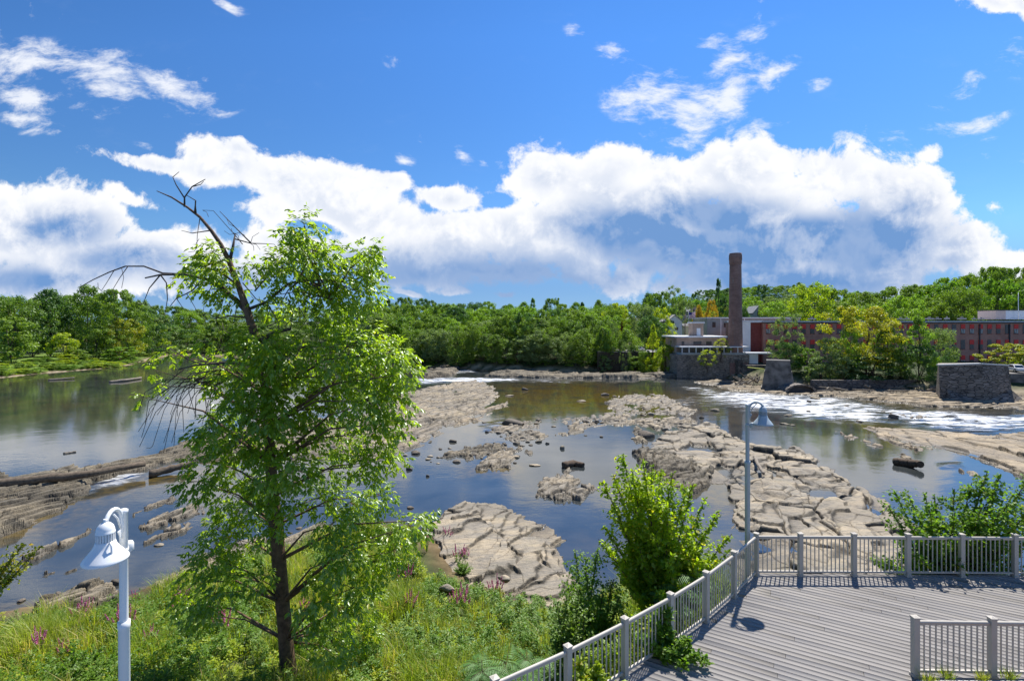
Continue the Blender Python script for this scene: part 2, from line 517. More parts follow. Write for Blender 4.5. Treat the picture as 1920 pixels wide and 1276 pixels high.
def fan(nu, nv, u0, u1, y0, y1):
    u = np.linspace(u0, u1, nu); y = np.exp(np.linspace(math.log(y0), math.log(y1), nv))
    U, YY = np.meshgrid(u, y)
    return U * YY, YY


def grid_faces(nv, nu, keep=None):
    i = np.arange(nv * nu).reshape(nv, nu)
    F = np.stack([i[:-1, :-1], i[:-1, 1:], i[1:, 1:], i[1:, :-1]], -1).reshape(-1, 4)
    if keep is not None:
        F = F[keep.ravel()[F].any(1)]
    return F


def compact(V, F, *at):
    used = np.unique(F); mp = np.full(len(V), -1); mp[used] = np.arange(len(used))
    return (V[used], mp[F]) + tuple(a[used] for a in at)


def make_ground():
    m, t, o = new_mat('soil_and_turf')
    p = geo_pos(t)
    lawn = attr(t, 'lawn'); hgt = attr(t, 'hgt')
    n = t.noise(p, 0.8, 6, 0.65); n2 = t.noise(p, 0.06, 4, 0.6)
    turf = t.mix(t.ramp(n, .3, .7), (0.022, 0.034, 0.010), (0.05, 0.068, 0.018))
    turf = t.mix(t.math('MULTIPLY', lawn, t.ramp(n2, .2, .6, .7, 1)), turf, t.mix(n, (0.075, 0.14, 0.022), (0.17, 0.235, 0.045)))
    mud = t.mix(t.ramp(n, .35, .65), (0.075, 0.052, 0.022), (0.16, 0.115, 0.058))
    col = t.mix(t.ramp(hgt, 0.15, 0.5), mud, turf)
    sand = attr(t, 'sand')
    col = t.mix(t.math('MULTIPLY', sand, t.ramp(n, .25, .55)), col, (0.30, 0.25, 0.17))
    bsdf(t, o, col, 0.9, 0.2, 0, n, 0.6, 0.1)
    X, Y = fan(560, 620, -1.75, 1.75, 1.5, 5000)
    Z = ground_z(X, Y)
    f = sdpoly(X, Y, FAR); u = X / Y
    lawn = sst(1.0, 4, f) * sst(48, 34, f) * sst(-.6, -.68, u)
    lawn = np.maximum(lawn, sdpoly(X, Y, np.array([D(1258, 0, 150)[:2], D(1305, 0, 150)[:2], D(1310, 0, 172)[:2], D(1258, 0, 172)[:2]])) > 0)
    sand = sst(-.3, .3, f) * sst(2.2, .8, f)
    lot = sdpoly(X, Y, np.array([D(1100, 0, 130)[:2], D(1225, 0, 130)[:2], D(1232, 0, 146)[:2], D(1090, 0, 146)[:2]]))
    V = np.stack([X, Y, Z], -1).reshape(-1, 3)
    me = np_mesh('ground', V, grid_faces(*X.shape), m, {'lawn': ('POINT', lawn), 'hgt': ('POINT', Z), 'sand': ('POINT', sand)}, True)
    tag(link('ground', me), kind='structure')


make_ground()

FOAM = [  # polygons (pixels), strength
    ([(1340, 730), (1400, 735), (1480, 738), (1560, 744), (1640, 756), (1700, 765), (1640, 778), (1560, 778), (1480, 772), (1400, 768), (1350, 757), (1310, 745)], 1.0),
    ([(1460, 740), (1560, 748), (1660, 770), (1680, 792), (1600, 790), (1500, 782), (1440, 765)], 1.0),
    ([(1600, 762), (1760, 768), (1920, 778), (2050, 790), (2050, 815), (1920, 806), (1800, 808), (1700, 796), (1640, 780)], .95),
    ([(1270, 722), (1340, 727), (1420, 742), (1390, 752), (1310, 742)], .7),
    ([(775, 709), (830, 707), (960, 708), (1000, 712), (930, 716), (860, 717), (775, 721)], 1.1), ([(960, 708), (1090, 711), (1150, 716), (1050, 718), (960, 716)], .55),
    ([(835, 692), (875, 690), (895, 697), (850, 701)], 1.0),
    ([(215, 884), (260, 876), (275, 885), (240, 905), (190, 915), (160, 925), (180, 905)], .9), ([(470, 1022), (540, 1018), (560, 1032), (500, 1048), (430, 1060), (400, 1075), (370, 1078), (420, 1048)], .9),
    ([(900, 795), (940, 790), (945, 802), (910, 806)], .6), ([(1235, 748), (1300, 742), (1330, 752), (1290, 764)], .55), ([(1760, 866), (1800, 868), (1805, 876), (1765, 876)], .6), ([(740, 800), (790, 795), (800, 806), (750, 812)], .6),
]
SHAL = [([(930, 722), (1100, 716), (1260, 735), (1330, 750), (1300, 775), (1140, 790), (1000, 790), (890, 806), (860, 806), (910, 770)], 1.0), ([(1050, 735), (1330, 735), (1340, 790), (1180, 800), (1040, 790)], .8),
        ([(-50, 1040), (-50, 985), (120, 940), (250, 895), (420, 860), (430, 880), (230, 935), (90, 1000)], .95), ([(200, 690), (700, 690), (560, 705), (250, 712)], .35), ([(-50, 700), (150, 705), (0, 735)], .5), ([(-50, 745), (230, 745), (230, 800), (0, 790)], .4),
        ([(860, 875), (980, 870), (960, 895), (870, 895)], .8), ([(1310, 880), (1345, 880), (1390, 960), (1350, 970), (1300, 920)], .7), ([(1200, 880), (1260, 880), (1300, 1060), (1200, 1090), (1090, 1090), (1090, 1010), (1150, 990)], .25), ([(1640, 730), (1920, 740), (1920, 800), (1560, 760)], .5), ([(1560, 780), (1700, 800), (1800, 850), (1700, 850), (1600, 810)], .6), ([(1280, 730), (1420, 715), (1420, 740), (1340, 760)], .7)]


def fieldpoly(X, Y, polys, soft):
    r = np.zeros_like(X)
    for pl, s in polys:
        pp = plan(pl); d = sdpoly(X, Y, pp)
        sz = min(np.ptp(pp[:, 0]), np.ptp(pp[:, 1])) * soft + .12
        r = np.maximum(r, s * sst(-sz, sz, d))
    return r


def make_water():
    m, t, o = new_mat('river_water')
    p = geo_pos(t)
    foam = attr(t, 'foam'); sh = attr(t, 'shallow')
    px_ = t.mapping(p, (0, 0, 0), (0, 0, R(62)), (0.14, 0.62, 1))
    n1 = t.noise(px_, 1.5, 8, 0.68, 0.8); n2 = t.noise(p, 0.25, 5, 0.6, .3); n3 = t.noise(p, 1.6, 6, 0.65)
    deep = t.mix(t.ramp(n2, .3, .7), (0.022, 0.027, 0.028), (0.046, 0.050, 0.048))
    shal = t.mix(t.ramp(n3, .35, .65), (0.052, 0.038, 0.008), (0.125, 0.085, 0.022))
    sm = t.math('MULTIPLY', sh, t.ramp(t.math('ADD', n2, t.math('MULTIPLY', n3, .5)), .5, .85))
    col = t.mix(sm, deep, shal)
    fm = t.math('ADD', foam, t.math('MULTIPLY', t.math('SUBTRACT', n1, 0.53), 3.6))
    fm = t.math('MULTIPLY', t.ramp(fm, 0.4, 1.35), t.ramp(foam, .03, .3), clamp=True)
    col = t.mix(fm, col, (0.66, 0.68, 0.70))
    # ripples
    rx = t.mapping(p, (0, 0, 0), (0, 0, R(10)), (0.6, 1.0, 1))
    w1 = t.noise(rx, 3.0, 5, 0.6, .2); w2 = t.noise(rx, 0.45, 3, 0.6, .3)
    h = t.math('ADD', t.math('MULTIPLY', w1, 0.022), t.math('MULTIPLY', w2, t.ramp(t.noise(p, .05, 3), .35, .65, 0.03, 0.10)))
    h = t.math('ADD', h, t.math('MULTIPLY', n1, t.math('MULTIPLY', foam, 0.5)))
    b = bsdf(t, o, col, t.math('ADD', t.math('MULTIPLY', fm, .5), .06), 0.5, 0, h, 0.5, 0.35)
    b.inputs['IOR'].default_value = 1.75
    b.inputs['Specular IOR Level'].default_value = 0.62
    X, Y = fan(620, 560, -1.75, 1.75, 8, 2000)
    foamv = fieldpoly(X, Y, FOAM, .22); sh = fieldpoly(X, Y, SHAL, .3)
    # a thin broken line of white water along far rocks and shallow skin near all banks
    g = ground_z(X, Y)
    sh = np.maximum(sh, sst(-.55, -.05, g) * .85)
    Z = foamv * ((fbm(X * .55, Y * 1.6, 40) - .45) * .55)
    Z = np.where(Z < -.12, -.12, Z)
    V = np.stack([X, Y, Z], -1).reshape(-1, 3)
    F = grid_faces(*X.shape, keep=(g < .25))
    V, F, a, c = compact(V, F, foamv.ravel(), sh.ravel())
    tag(link('river_water', np_mesh('river_water', V, F, m, {'foam': ('POINT', a), 'shallow': ('POINT', c)}, True)), kind='structure')


make_water()


# ------------------------------------------------------------------ bedrock ledges in the river
def ledge(name, poly, label, mat, H=0.6, strike=78, lx=4.0, lw=1.1, tilt=0.35, step=1.5, crack=0.35, edge=1.2, seed=1, rag=0.8, moss=0.0, group=None, saw=.22, bed=.24, dome=0.0, gap=0.0, zmin=-.3):
    """a bedrock ledge: tilted beds along one strike, split by cracks, cut off at the water"""
    pp = np.array(poly, float)
    x0, x1 = pp[:, 0].min() - 14, pp[:, 0].max() + 14; y0, y1 = pp[:, 1].min() - 6, pp[:, 1].max() + 10
    yn, yf = FPX * CZ / (y1 - HZ), FPX * CZ / (y0 - HZ)
    rows = [yn]
    while rows[-1] < yf: rows.append(rows[-1] + rows[-1] * .0021 * step / 1.5)
    U, Y = np.meshgrid(np.arange(x0, x1, step), np.array(rows)); X = (U - 960) / FPX * Y
    dist = float(np.mean([P(*q)[1] for q in poly]))
    sd = sdpoly(X, Y, plan(poly))
    a = R(strike); ca, sa = math.cos(a), math.sin(a)
    wx = (fbm(X * .3, Y * .3, seed) - .5) * 2.2; wy = (fbm(X * .3, Y * .3, seed + 5) - .5) * 2.2
    s = (X + wx) * ca + (Y + wy) * sa; w = -(X + wx) * sa + (Y + wy) * ca
    sd = sd + (fbm(s * .35 / rag, w * .9 / rag, seed + 2, 4, .5) - .5) * 2.4 * rag
    sd = sd + edge * .33
    f1, f2, cx, cy, r = voro(s / lx, w / lw, seed + 20)
    g1, g2, ex, ey, q = voro(s / lx * 2.3 + 4, w / lw * 2.1, seed + 50)
    e1 = (f2 - f1) * lw; e2 = (g2 - g1) * lw * .5
    wid = max(.045, dist * .0019)
    some = sst(.35, .6, fbm(X * .5, Y * .5, seed + 33))
    ck = np.exp(-(e1 / wid) ** 2) * (.35 + .65 * some); ck2 = np.exp(-(e2 / (wid * .7)) ** 2) * .6 * (1 - .5 * some)
    rise = sst(-.1, edge, sd)
    base = -.45 + (.45 + H * .75) * rise + dome * sst(0, 6, sd)
    base += H * rise * ((fbm(X * .16, Y * .16, seed + 11, 2) - .5) * .7 + (fbm(s * .12, w * .6, seed + 61, 3) - .5) * .9)
    th = bed * (.75 + .5 * r[1])
    bb = base + tilt * w + (r[0] - .5) * bed * 1.5 + (q[0] - .5) * bed * .6
    k = bb / th
    fr = k - np.floor(k)
    # a bed top runs flat along the dip, then breaks off at a steep scarp
    Z = (np.floor(k) + sst(.88, 1.0, fr) + fr * .12) * th - tilt * w - (r[0] - .5) * bed * .6 - (q[0] - .5) * bed * .25
    Z = Z + (q[2] - .5) * .3 * bed * ex + ((r[1] - .5) * cx * lx * .10 + (r[2] - .5) * cy * lw * .16) * rise
    Z += (fbm(X * 60 / dist, Y * 40 / dist, seed + 60, 3, .5) - .5) * .05 * min(2, dist / 40)
    Z = np.minimum(Z, base + bed * 1.2)
    edgek = np.exp(-((fr - .92) / .08) ** 2) * .75
    Z -= crack * np.maximum(ck, ck2 * .5) * rise
    if gap:   # standing pools
        Z -= gap * sst(.58, .7, fbm(X * .22, Y * .22, seed + 77)) * rise
    Z = np.maximum(Z, -.6)
    wet = np.clip(np.exp(-np.maximum(Z, 0) / (.05 + .16 * fbm(X * .5, Y * .5, seed + 91, 3))), 0, 1)
    V = np.stack([X, Y, Z], -1).reshape(-1, 3)
    keep = (Z > zmin) & (sd > -1.5)
    F = grid_faces(*X.shape, keep=keep)[:, ::-1]
    V, F, wet, ck, mo = compact(V, F, wet.ravel(), np.maximum(np.maximum(ck, ck2), edgek).ravel(), (np.maximum(ck, .25) * moss).ravel())
    me = np_mesh(name, V, F, M[mat], {'wet': ('POINT', wet), 'crack': ('POINT', ck), 'moss': ('POINT', mo)}, False)
    o = link(name, me)
    return tag(o, label, 'rock ledge', group)


ledge('rock_ledge', [(-80, 1040), (-80, 903), (120, 888), (240, 866), (330, 845), (400, 815), (470, 800), (478, 846), (380, 864), (330, 866), (280, 878), (225, 893), (175, 908), (120, 955), (50, 985)], 'layered brown ledge under the long log at the left edge', 'rock_grey', H=.75, strike=70, lx=5.5, lw=1.2, tilt=0.225, edge=.9, seed=4, saw=.35, crack=.45, step=1.3)
ledge('rock_ledge', [(440, 812), (480, 797), (560, 790), (640, 782), (690, 770), (740, 742), (800, 726), (850, 716), (900, 712), (935, 727), (938, 745), (905, 775), (850, 800), (800, 835), (760, 852), (700, 868), (620, 862), (540, 868), (450, 850)], 'long tan ridge of tilted beds running from behind the big tree towards the far falls', 'rock', H=.5, strike=68, lx=8, lw=2.0, tilt=0.225, edge=2.6, seed=9, saw=.4, crack=.5, moss=.7)
ledge('rock_ledge', [(895, 768), (960, 750), (955, 760), (900, 790), (850, 803), (830, 810), (850, 790)], 'smooth pale shelf at the foot of the tilted ridge beside brown shallows', 'rock_pale', H=.35, strike=68, lx=6, lw=1.6, tilt=0.135, edge=1.2, seed=14, saw=.2)
ledge('rock_ledge', [(775, 703), (830, 690), (868, 690), (850, 703), (800, 712)], 'low dark ledge beside the small far cascade at the wood edge', 'rock_grey', H=1.2, strike=50, lx=8, lw=2, tilt=0.18, edge=1.5, seed=17, step=1.0)
ledge('rock_ledge', [(905, 705), (960, 692), (990, 690), (1010, 700), (1080, 703), (1180, 702), (1290, 703), (1290, 708), (1150, 709), (1000, 708)], 'thin rock shore strip below the central woods across the river', 'rock_grey', H=1.0, strike=20, lx=8, lw=3, tilt=0.18, edge=1.2, seed=18, step=1.0)
ledge('rock_ledge', [(1125, 748), (1190, 735), (1255, 742), (1300, 765), (1318, 795), (1250, 812), (1195, 798), (1140, 800), (1080, 812), (1020, 826), (950, 825), (905, 803), (960, 790), (1060, 782), (1140, 770)], 'rubbly mid river reef of broken beds amid brown shallows', 'rock', H=.3, strike=64, lx=3.4, lw=1.3, tilt=0.225, edge=1.4, seed=22, rag=1.4, saw=.3, gap=.35)
ledge('rock_ledge', [(878, 884), (905, 858), (950, 838), (978, 846), (960, 880), (930, 878)], 'small tilted islet with a ragged front left of the dark stub log', 'rock', H=.6, strike=66, lx=3.5, lw=.8, tilt=0.225, edge=.9, seed=27, saw=.35, rag=.7)
ledge('rock_ledge', [(838, 855), (868, 838), (930, 833), (985, 840), (1000, 852), (950, 838), (890, 862)], 'broken rim of dark slabs just behind the small tilted islet', 'rock_grey', H=.35, strike=60, lx=1.8, lw=.7, tilt=0.225, edge=.8, seed=29, rag=1.2)
ledge('rock_ledge', [(998, 932), (1008, 905), (1050, 885), (1068, 868), (1080, 895), (1118, 914), (1092, 940), (1040, 938)], 'pale slab islet split by diagonal cracks in front of the stub log', 'rock', H=.55, strike=62, lx=3.0, lw=.9, tilt=0.135, edge=.7, seed=31, saw=.12, rag=.45)
ledge('rock_ledge', [(790, 985), (822, 958), (862, 938), (892, 940), (940, 944), (985, 962), (1040, 985), (1088, 998), (1062, 1028), (1072, 1062), (1112, 1108), (1120, 1160), (1040, 1180), (960, 1140), (860, 1120), (800, 1060)], 'broad near slab of cracked buff rock jutting out below the meadow', 'rock', H=.4, strike=60, lx=6.5, lw=3.4, bed=.17, tilt=0.099, edge=1.7, seed=36, saw=.1, rag=.5, crack=.16, moss=.6, dome=.35, step=1.1)
ledge('rock_ledge', [(1198, 835), (1258, 800), (1330, 790), (1395, 826), (1440, 838), (1490, 836), (1540, 860), (1600, 895), (1655, 925), (1705, 960), (1750, 1000), (1800, 1090), (1760, 1180), (1330, 1180), (1340, 1040), (1372, 985), (1338, 955), (1345, 915), (1290, 880), (1225, 862)], 'great flat pavement of cracked tan slabs behind the far railing', 'rock', H=.3, strike=66, lx=4.6, lw=2.7, tilt=0.07, edge=2.4, seed=42, saw=.1, rag=1.1, crack=.26, moss=1.0, gap=.35, step=1.1, dome=.15)
ledge('rock_ledge', [(1190, 850), (1250, 840), (1310, 862), (1345, 895), (1338, 912), (1290, 930), (1230, 900)], 'dark upturned slabs at the left tip of the great pavement behind the lime bush', 'rock_grey', H=.8, strike=64, lx=2.6, lw=.8, tilt=0.225, edge=.9, seed=47, saw=.3, rag=.7)
ledge('rock_ledge', [(1610, 800), (1700, 800), (1800, 812), (1920, 808), (2120, 815), (2120, 960), (1960, 915), (1870, 878), (1770, 850), (1690, 832)], 'smooth peach shelf along the right edge below the rapids', 'rock_pale', H=.25, strike=88, lx=6, lw=2.4, tilt=0.0675, edge=2.2, seed=52, saw=.1, rag=1.2, crack=.2, dome=.15)
ledge('rock_ledge', [(1300, 716), (1345, 713), (1420, 722), (1500, 733), (1600, 733), (1700, 728), (1800, 738), (2120, 742), (2120, 775), (1900, 765), (1760, 764), (1640, 752), (1540, 742), (1450, 738), (1380, 732)], 'wide dry rock shelf above the rapids in front of the stone abutment', 'rock_pale', H=.45, strike=15, lx=7, lw=2.6, tilt=0.113, edge=1.6, seed=57, saw=.2, rag=1.6, crack=.3, step=1.2, moss=.5)
for k, (pl, lb) in enumerate([([(1650, 770), (1690, 776), (1760, 782), (1700, 786)], 'low brown sill poking through the white rapids at right'), ([(1560, 806), (1620, 820), (1660, 838), (1640, 842), (1590, 825)], 'thin pale rib of rock lying in the smooth run below the rapids'),
                              ([(1618, 803), (1650, 812), (1740, 842), (1720, 846), (1650, 826)], 'narrow tan rib beside the right edge of the smooth run'), ([(1678, 848), (1700, 850), (1720, 862), (1690, 862)], 'peach tip of rock just behind the dark beached log'),
                              ([(1785, 872), (1840, 888), (1850, 898), (1800, 886)], 'last pale tip of rock in the pool above the right bush'), ([(1180, 800), (1205, 803), (1215, 830), (1190, 830)], 'small dark ledge between the reef and the great pavement')]):
    ledge('rock_ledge', pl, lb, 'rock_pale' if k < 5 else 'rock_grey', H=.35, strike=75, lx=3, lw=1, tilt=0.135, edge=.9, seed=61 + k, rag=.7, step=1.2)
for k, (pl, lb) in enumerate([([(20, 1062), (60, 1038), (110, 1020), (175, 985), (180, 995), (120, 1028), (60, 1052)], 'thin rib of rock reaching from the left edge to the near lamp head'), ([(245, 955), (300, 940), (335, 930), (330, 938), (280, 956), (248, 968)], 'upper thin rib of rock in the blue run right of the near lamp'),
                              ([(248, 992), (300, 962), (372, 943), (395, 948), (385, 962), (320, 980), (270, 998)], 'middle and thickest of the three ribs right of the near lamp'), ([(245, 1030), (300, 1000), (350, 978), (382, 974), (375, 985), (330, 1006), (290, 1018)], 'lowest of the three ribs right of the near lamp'),
                              ([(80, 1076), (115, 1066), (110, 1074), (85, 1080)], 'tiny flat rock tip in the dark water left of the near lamp'), ([(120, 1076), (170, 1052), (200, 1040), (195, 1048), (150, 1068)], 'faint narrow rib of rock beneath the near lamp head')]):
    ledge('rock_ledge', pl, lb, 'rock', H=.35, strike=74, lx=2.2, lw=.55, tilt=0.158, edge=.5, seed=71 + k, rag=.4, step=1.2)
ledge('rock_ledge', [(40, 1165), (80, 1140), (150, 1112), (232, 1108), (240, 1128), (160, 1170), (90, 1190)], 'stacked slabs on the shore in front of the meadow beside the near lamp', 'rock_grey', H=1.0, strike=62, lx=2.2, lw=.6, tilt=0.225, edge=.6, seed=81, saw=.3, rag=.5, dome=.3)
ledge('rock_ledge', [(300, 1110), (360, 1060), (430, 1035), (520, 1010), (600, 985), (640, 990), (560, 1040), (470, 1070), (400, 1110), (340, 1130)], 'rubbly shore ledge half hidden behind the big tree trunk', 'rock', H=.7, strike=62, lx=1.8, lw=.7, tilt=0.225, edge=.8, seed=84, saw=.3, rag=.9)


# loose stones
def stone_proto(seed, mat):
    rr = np.random.default_rng(seed)
    import bmesh
    bm = bmesh.new(); bmesh.ops.create_icosphere(bm, subdivisions=3, radius=1)
    nrm = rr.normal(size=(13, 3)); nrm /= np.linalg.norm(nrm, axis=1)[:, None]
    dd = rr.uniform(.55, .95, 13)
    V = np.array([v.co[:] for v in bm.verts])
    dots = V @ nrm.T
    lim = np.where(dots > .05, dd / np.maximum(dots, .05), 9).min(1)
    V = V * np.minimum(lim, 1.05)[:, None]
    V *= 1 + (fbm(V[:, 0] * 3 + seed, V[:, 1] * 3 + V[:, 2] * 2, seed) - .5)[:, None] * .1
    F = np.array([[v.index for v in f.verts] for f in bm.faces]); bm.free()
    wet = np.where(V[:, 2] < -.05, .9, .0)
    return np_mesh('stone', V, F, M[mat], {'wet': ('POINT', wet), 'crack': ('POINT', wet * 0), 'moss': ('POINT', wet * 0)}, False)


STONES = [stone_proto(i, ['rock_grey', 'rock_dark', 'rock', 'rock_dark', 'rock_grey', 'rock'][i]) for i in range(6)]


def stone(px, py, wpx, hpx, label, kind=None, rot=None, z=0.0, cat='stone', group=None, name='stone'):
    p = P(px, py, z); d = p[1]
    o = link(name, STONES[kind if kind is not None else random.randrange(6)])
    s = wpx / FPX * d / 2
    o.location = (p[0], p[1], p[2] + hpx / FPX * d * .12)
    o.scale = (s, s * random.uniform(.55, .9), hpx / FPX * d * .62)
    o.rotation_euler = (random.uniform(-.12, .12), random.uniform(-.12, .12), rot if rot is not None else random.uniform(-.4, .4))
    return tag(o, label, cat, group)


stone(984, 731, 16, 7, 'small dark stone standing alone in the far brown shallows', 1)
stone(955, 742, 18, 4, 'flat pale stone near the top end of the tilted ridge', 2)
stone(1135, 741, 20, 8, 'dark block at the upper left corner of the mid river reef', 3)
stone(1090, 752, 18, 5, 'pale flat stone in the brown shallows left of the reef', 2)
stone(962, 795, 46, 14, 'largest dark block at the left end of the mid river reef', 1, .1)
stone(1213, 818, 36, 18, 'dark block between the reef and the great pavement', 3)
stone(849, 828, 18, 7, 'dark wet stone in the pool below the tilted ridge', 1)
stone(969, 832, 17, 8, 'rounded grey stone behind the broken slab rim', 0)
stone(1054, 841, 12, 10, 'rounded boulder standing alone in the pale central pool', 0)
stone(857, 866, 20, 7, 'low dark stone left of the small tilted islet', 3)
stone(802, 893, 8, 6, 'tiny stone in the open blue pool right of the big tree', 1)
stone(1003, 872, 22, 5, 'flat tan stone between islet and stub log', 2)
stone(780, 850, 20, 10, 'black stone at the foot of the ridge by the tree crown edge', 3)
stone(767, 880, 16, 9, 'black stone beside the leaves on the right of the tree', 1)
stone(770, 952, 16, 6, 'small dark stone left of the broad near slab', 3)
stone(298, 1022, 17, 7, 'rounded pale stone lying in front of the lowest rib', 2)
stone(218, 1094, 24, 14, 'dark triangular stone beside the near lamp pole', 1)
stone(172, 1118, 36, 18, 'dark angular block on the stacked shore slabs', 3, z=.4)
stone(188, 1055, 14, 6, 'reddish stone in the run below the near lamp head', 1)
stone(1472, 795, 18, 5, 'flat tan stone in the calm water below the far lamp head', 2)
stone(1478, 780, 18, 6, 'brown stone at the edge of the rapids right of the far lamp', 0)
stone(1675, 783, 20, 12, 'dark block stranded in the right hand rapids', 1)
stone(1342, 770, 20, 8, 'dark stone below the smooth tongue left of the far lamp', 0)
stone(1530, 747, 22, 5, 'small dark sill stone in the upper rapids', 0)
stone(838, 1105, 30, 20, 'grey weathered block in the long grass of the meadow', 2, .3, z=1.2)
stone(945, 1085, 24, 14, 'pale boulder lying on the broad near slab', 2, z=1.2)
stone(1430, 1010, 30, 10, 'flat stone on the pavement by the railing corner', 4, z=.6)
for i in range(150):    # loose stones about the reef, islet and shallows
    reg = random.choice([(900, 1140, 785, 835), (900, 1140, 785, 835), (1150, 1320, 740, 800), (690, 830, 820, 870), (840, 1010, 830, 870), (1180, 1260, 800, 850), (430, 640, 985, 1060), (40, 240, 1105, 1160), (1480, 1760, 745, 800), (1560, 1920, 735, 765)])
    x = random.uniform(reg[0], reg[1]); y = random.uniform(reg[2], reg[3])
    sz = random.uniform(5, 15)
    stone(x, y, sz, sz * random.uniform(.3, .55), 'one of many loose brown stones strewn about the reef and shallows', None, cat='stone', group='loose stones strewn in the river')


# ------------------------------------------------------------------ trees
M['leaf_mid'] = leaf_mat('leaf_mid', (0.090, 0.174, 0.020), (0.224, 0.316, 0.033))
M['leaf_yellow'] = leaf_mat('leaf_yellow', (0.221, 0.269, 0.019), (0.416, 0.397, 0.026), (0.546, 0.384, 0.024), .06)
M['leaf_dark'] = leaf_mat('leaf_dark', (0.051, 0.120, 0.029), (0.114, 0.208, 0.040))
M['leaf_grey'] = leaf_mat('leaf_grey', (0.130, 0.198, 0.066), (0.247, 0.320, 0.114))
M['leaf_orange'] = leaf_mat('leaf_orange', (0.312, 0.269, 0.024), (0.546, 0.346, 0.030), (0.598, 0.256, 0.024), .2)
M['leaf_lime'] = leaf_mat('leaf_lime', (0.18, 0.29, 0.014), (0.45, 0.50, 0.022), (0.48, 0.42, 0.02), .06, .58)
M['leaf_lime_bush'] = leaf_mat('leaf_lime_bush', (0.21, 0.34, 0.016), (0.50, 0.56, 0.025), (0.55, 0.50, 0.02), .08, .68)
M['leaf_bright'] = leaf_mat('leaf_bright', (0.09, 0.20, 0.016), (0.23, 0.35, 0.03), (0.31, 0.32, 0.035), .03, .55)
M['leaf_ash'] = leaf_mat('leaf_ash', (0.14, 0.25, 0.018), (0.38, 0.47, 0.03), (0.50, 0.46, 0.02), .012, .68, .1, .06)
M['leaf_fern'] = leaf_mat('leaf_fern', (0.075, 0.19, 0.045), (0.18, 0.33, 0.08), None, 0, .45)
M['grass'] = leaf_mat('grass_blades', (0.16, 0.255, 0.018), (0.40, 0.42, 0.05), (0.54, 0.42, 0.17), .15, .5)
M['petal'] = leaf_mat('petal', (0.46, 0.10, 0.34), (0.66, 0.24, 0.52), None, 0, .4)
M['bark'] = plain('bark', (0.11, 0.075, 0.048), .9, .5, 6, bstr=.8, bscale=25)
M['bark_pale'] = plain('bark_pale', (0.26, 0.235, 0.20), .9, .5, 6, bstr=.6, bscale=25)
M['bark_ash'] = plain('bark_ash', (0.17, 0.105, 0.062), .9, .55, 9, bstr=.9, bscale=30)
M['drift_log'] = plain('drift_log', (0.155, 0.118, 0.082), .9, .55, 5, bstr=.8, bscale=18)
M['dead_wood'] = plain('dead_wood', (0.26, 0.22, 0.17), .85, .45, 5, bstr=.6, bscale=30)
M['twig'] = plain('twig', (0.085, 0.065, 0.052), .9, .4, 6)


def rand_dirs(n):
    v = rng.normal(size=(n, 3)); return v / np.linalg.norm(v, axis=1)[:, None]


def leaf_quads(C, nrm, size, asp=0.62):
    """one pointed quad per centre: C (n,3), nrm (n,3), size (n,)"""
    n = len(C)
    a = np.cross(nrm, rand_dirs(n)); a /= np.linalg.norm(a, axis=1)[:, None] + 1e-9
    b = np.cross(nrm, a); s = size[:, None]
    V = np.stack([C - a * s, C + b * s * asp, C + a * s, C - b * s * asp], 1).reshape(-1, 3)
    return V, np.arange(n * 4).reshape(-1, 4)


def rattrs(n): return {'rnd': ('FACE', rng.random(n)), 'rnd2': ('FACE', rng.random(n))}


def crown_mesh(name, kind, mat, nclump, nleaf, size, seed):
    nleaf = int(nleaf * 1.7); size = size * .68
    """crown in a box about 1 high and 1 wide (x, y in +-0.5, z 0..1): leaf clumps on the outside of a lobed form"""
    global rng
    keep = rng; rng = np.random.default_rng(seed)
    C = []; Rr = []
    lob = rng.normal(size=(7, 3)); lob /= np.linalg.norm(lob, axis=1)[:, None]; amp = rng.uniform(-.28, .28, 7)
    while len(C) < nclump:
        z = rng.random() ** (.85 if kind != 'cone' else 1.3)
        if kind == 'round': rad = .5 * math.sqrt(max(0, 1 - (2 * max(z, .08) - 1.0) ** 2)) ** .8
        elif kind == 'tall': rad = .5 * (max(0, math.sin(math.pi * min(1, z * .88 + .1)))) ** .6 * (1.1 - .35 * z)
        elif kind == 'cone': rad = .5 * (1.02 - z) ** .85
        elif kind == 'airy': rad = .5 * max(0, math.sin(math.pi * (z * .9 + .08))) ** .5
        else: rad = .5 * math.sqrt(max(0, 1 - z * z)) ** .7
        a = rng.uniform(0, 2 * math.pi)
        rr = rad * rng.uniform(.25, 1.0) ** .5
        p = np.array([rr * math.cos(a), rr * math.sin(a), z])
        d = np.array([p[0], p[1], (z - .5)]); d /= np.linalg.norm(d) + 1e-6
        p[:2] *= 1 + float((amp * np.maximum(lob @ d, 0) ** 2).sum()); p[2] = .5 + (p[2] - .5) * (1 + .5 * float((amp * np.maximum(lob @ d, 0) ** 2).sum()))
        C.append(p); Rr.append(rng.uniform(.07, .15) * (.8 if kind in ('airy', 'cone') else 1.05) * (1.15 - .4 * z))
    C = np.array(C); Rr = np.array(Rr)
    idx = rng.integers(0, nclump, nclump * nleaf)
    dd = rand_dirs(len(idx)); dd[:, 2] *= .7
    pos = C[idx] + dd * (Rr[idx] * rng.random(len(idx)) ** .4)[:, None]
    nn = dd + rand_dirs(len(idx)) * .9 + np.array([0, 0, .5]); nn /= np.linalg.norm(nn, axis=1)[:, None]
    sz = size * rng.uniform(.6, 1.3, len(idx))
    V, F = leaf_quads(pos, nn, sz)
    cl = rng.random(nclump)
    at = {'rnd': ('FACE', np.clip(.55 * cl[idx] + .45 * rng.random(len(idx)), 0, 1)), 'rnd2': ('FACE', rng.random(len(idx)))}
    me = np_mesh(name, V, F, mat, at)
    rng = keep
    return me, C


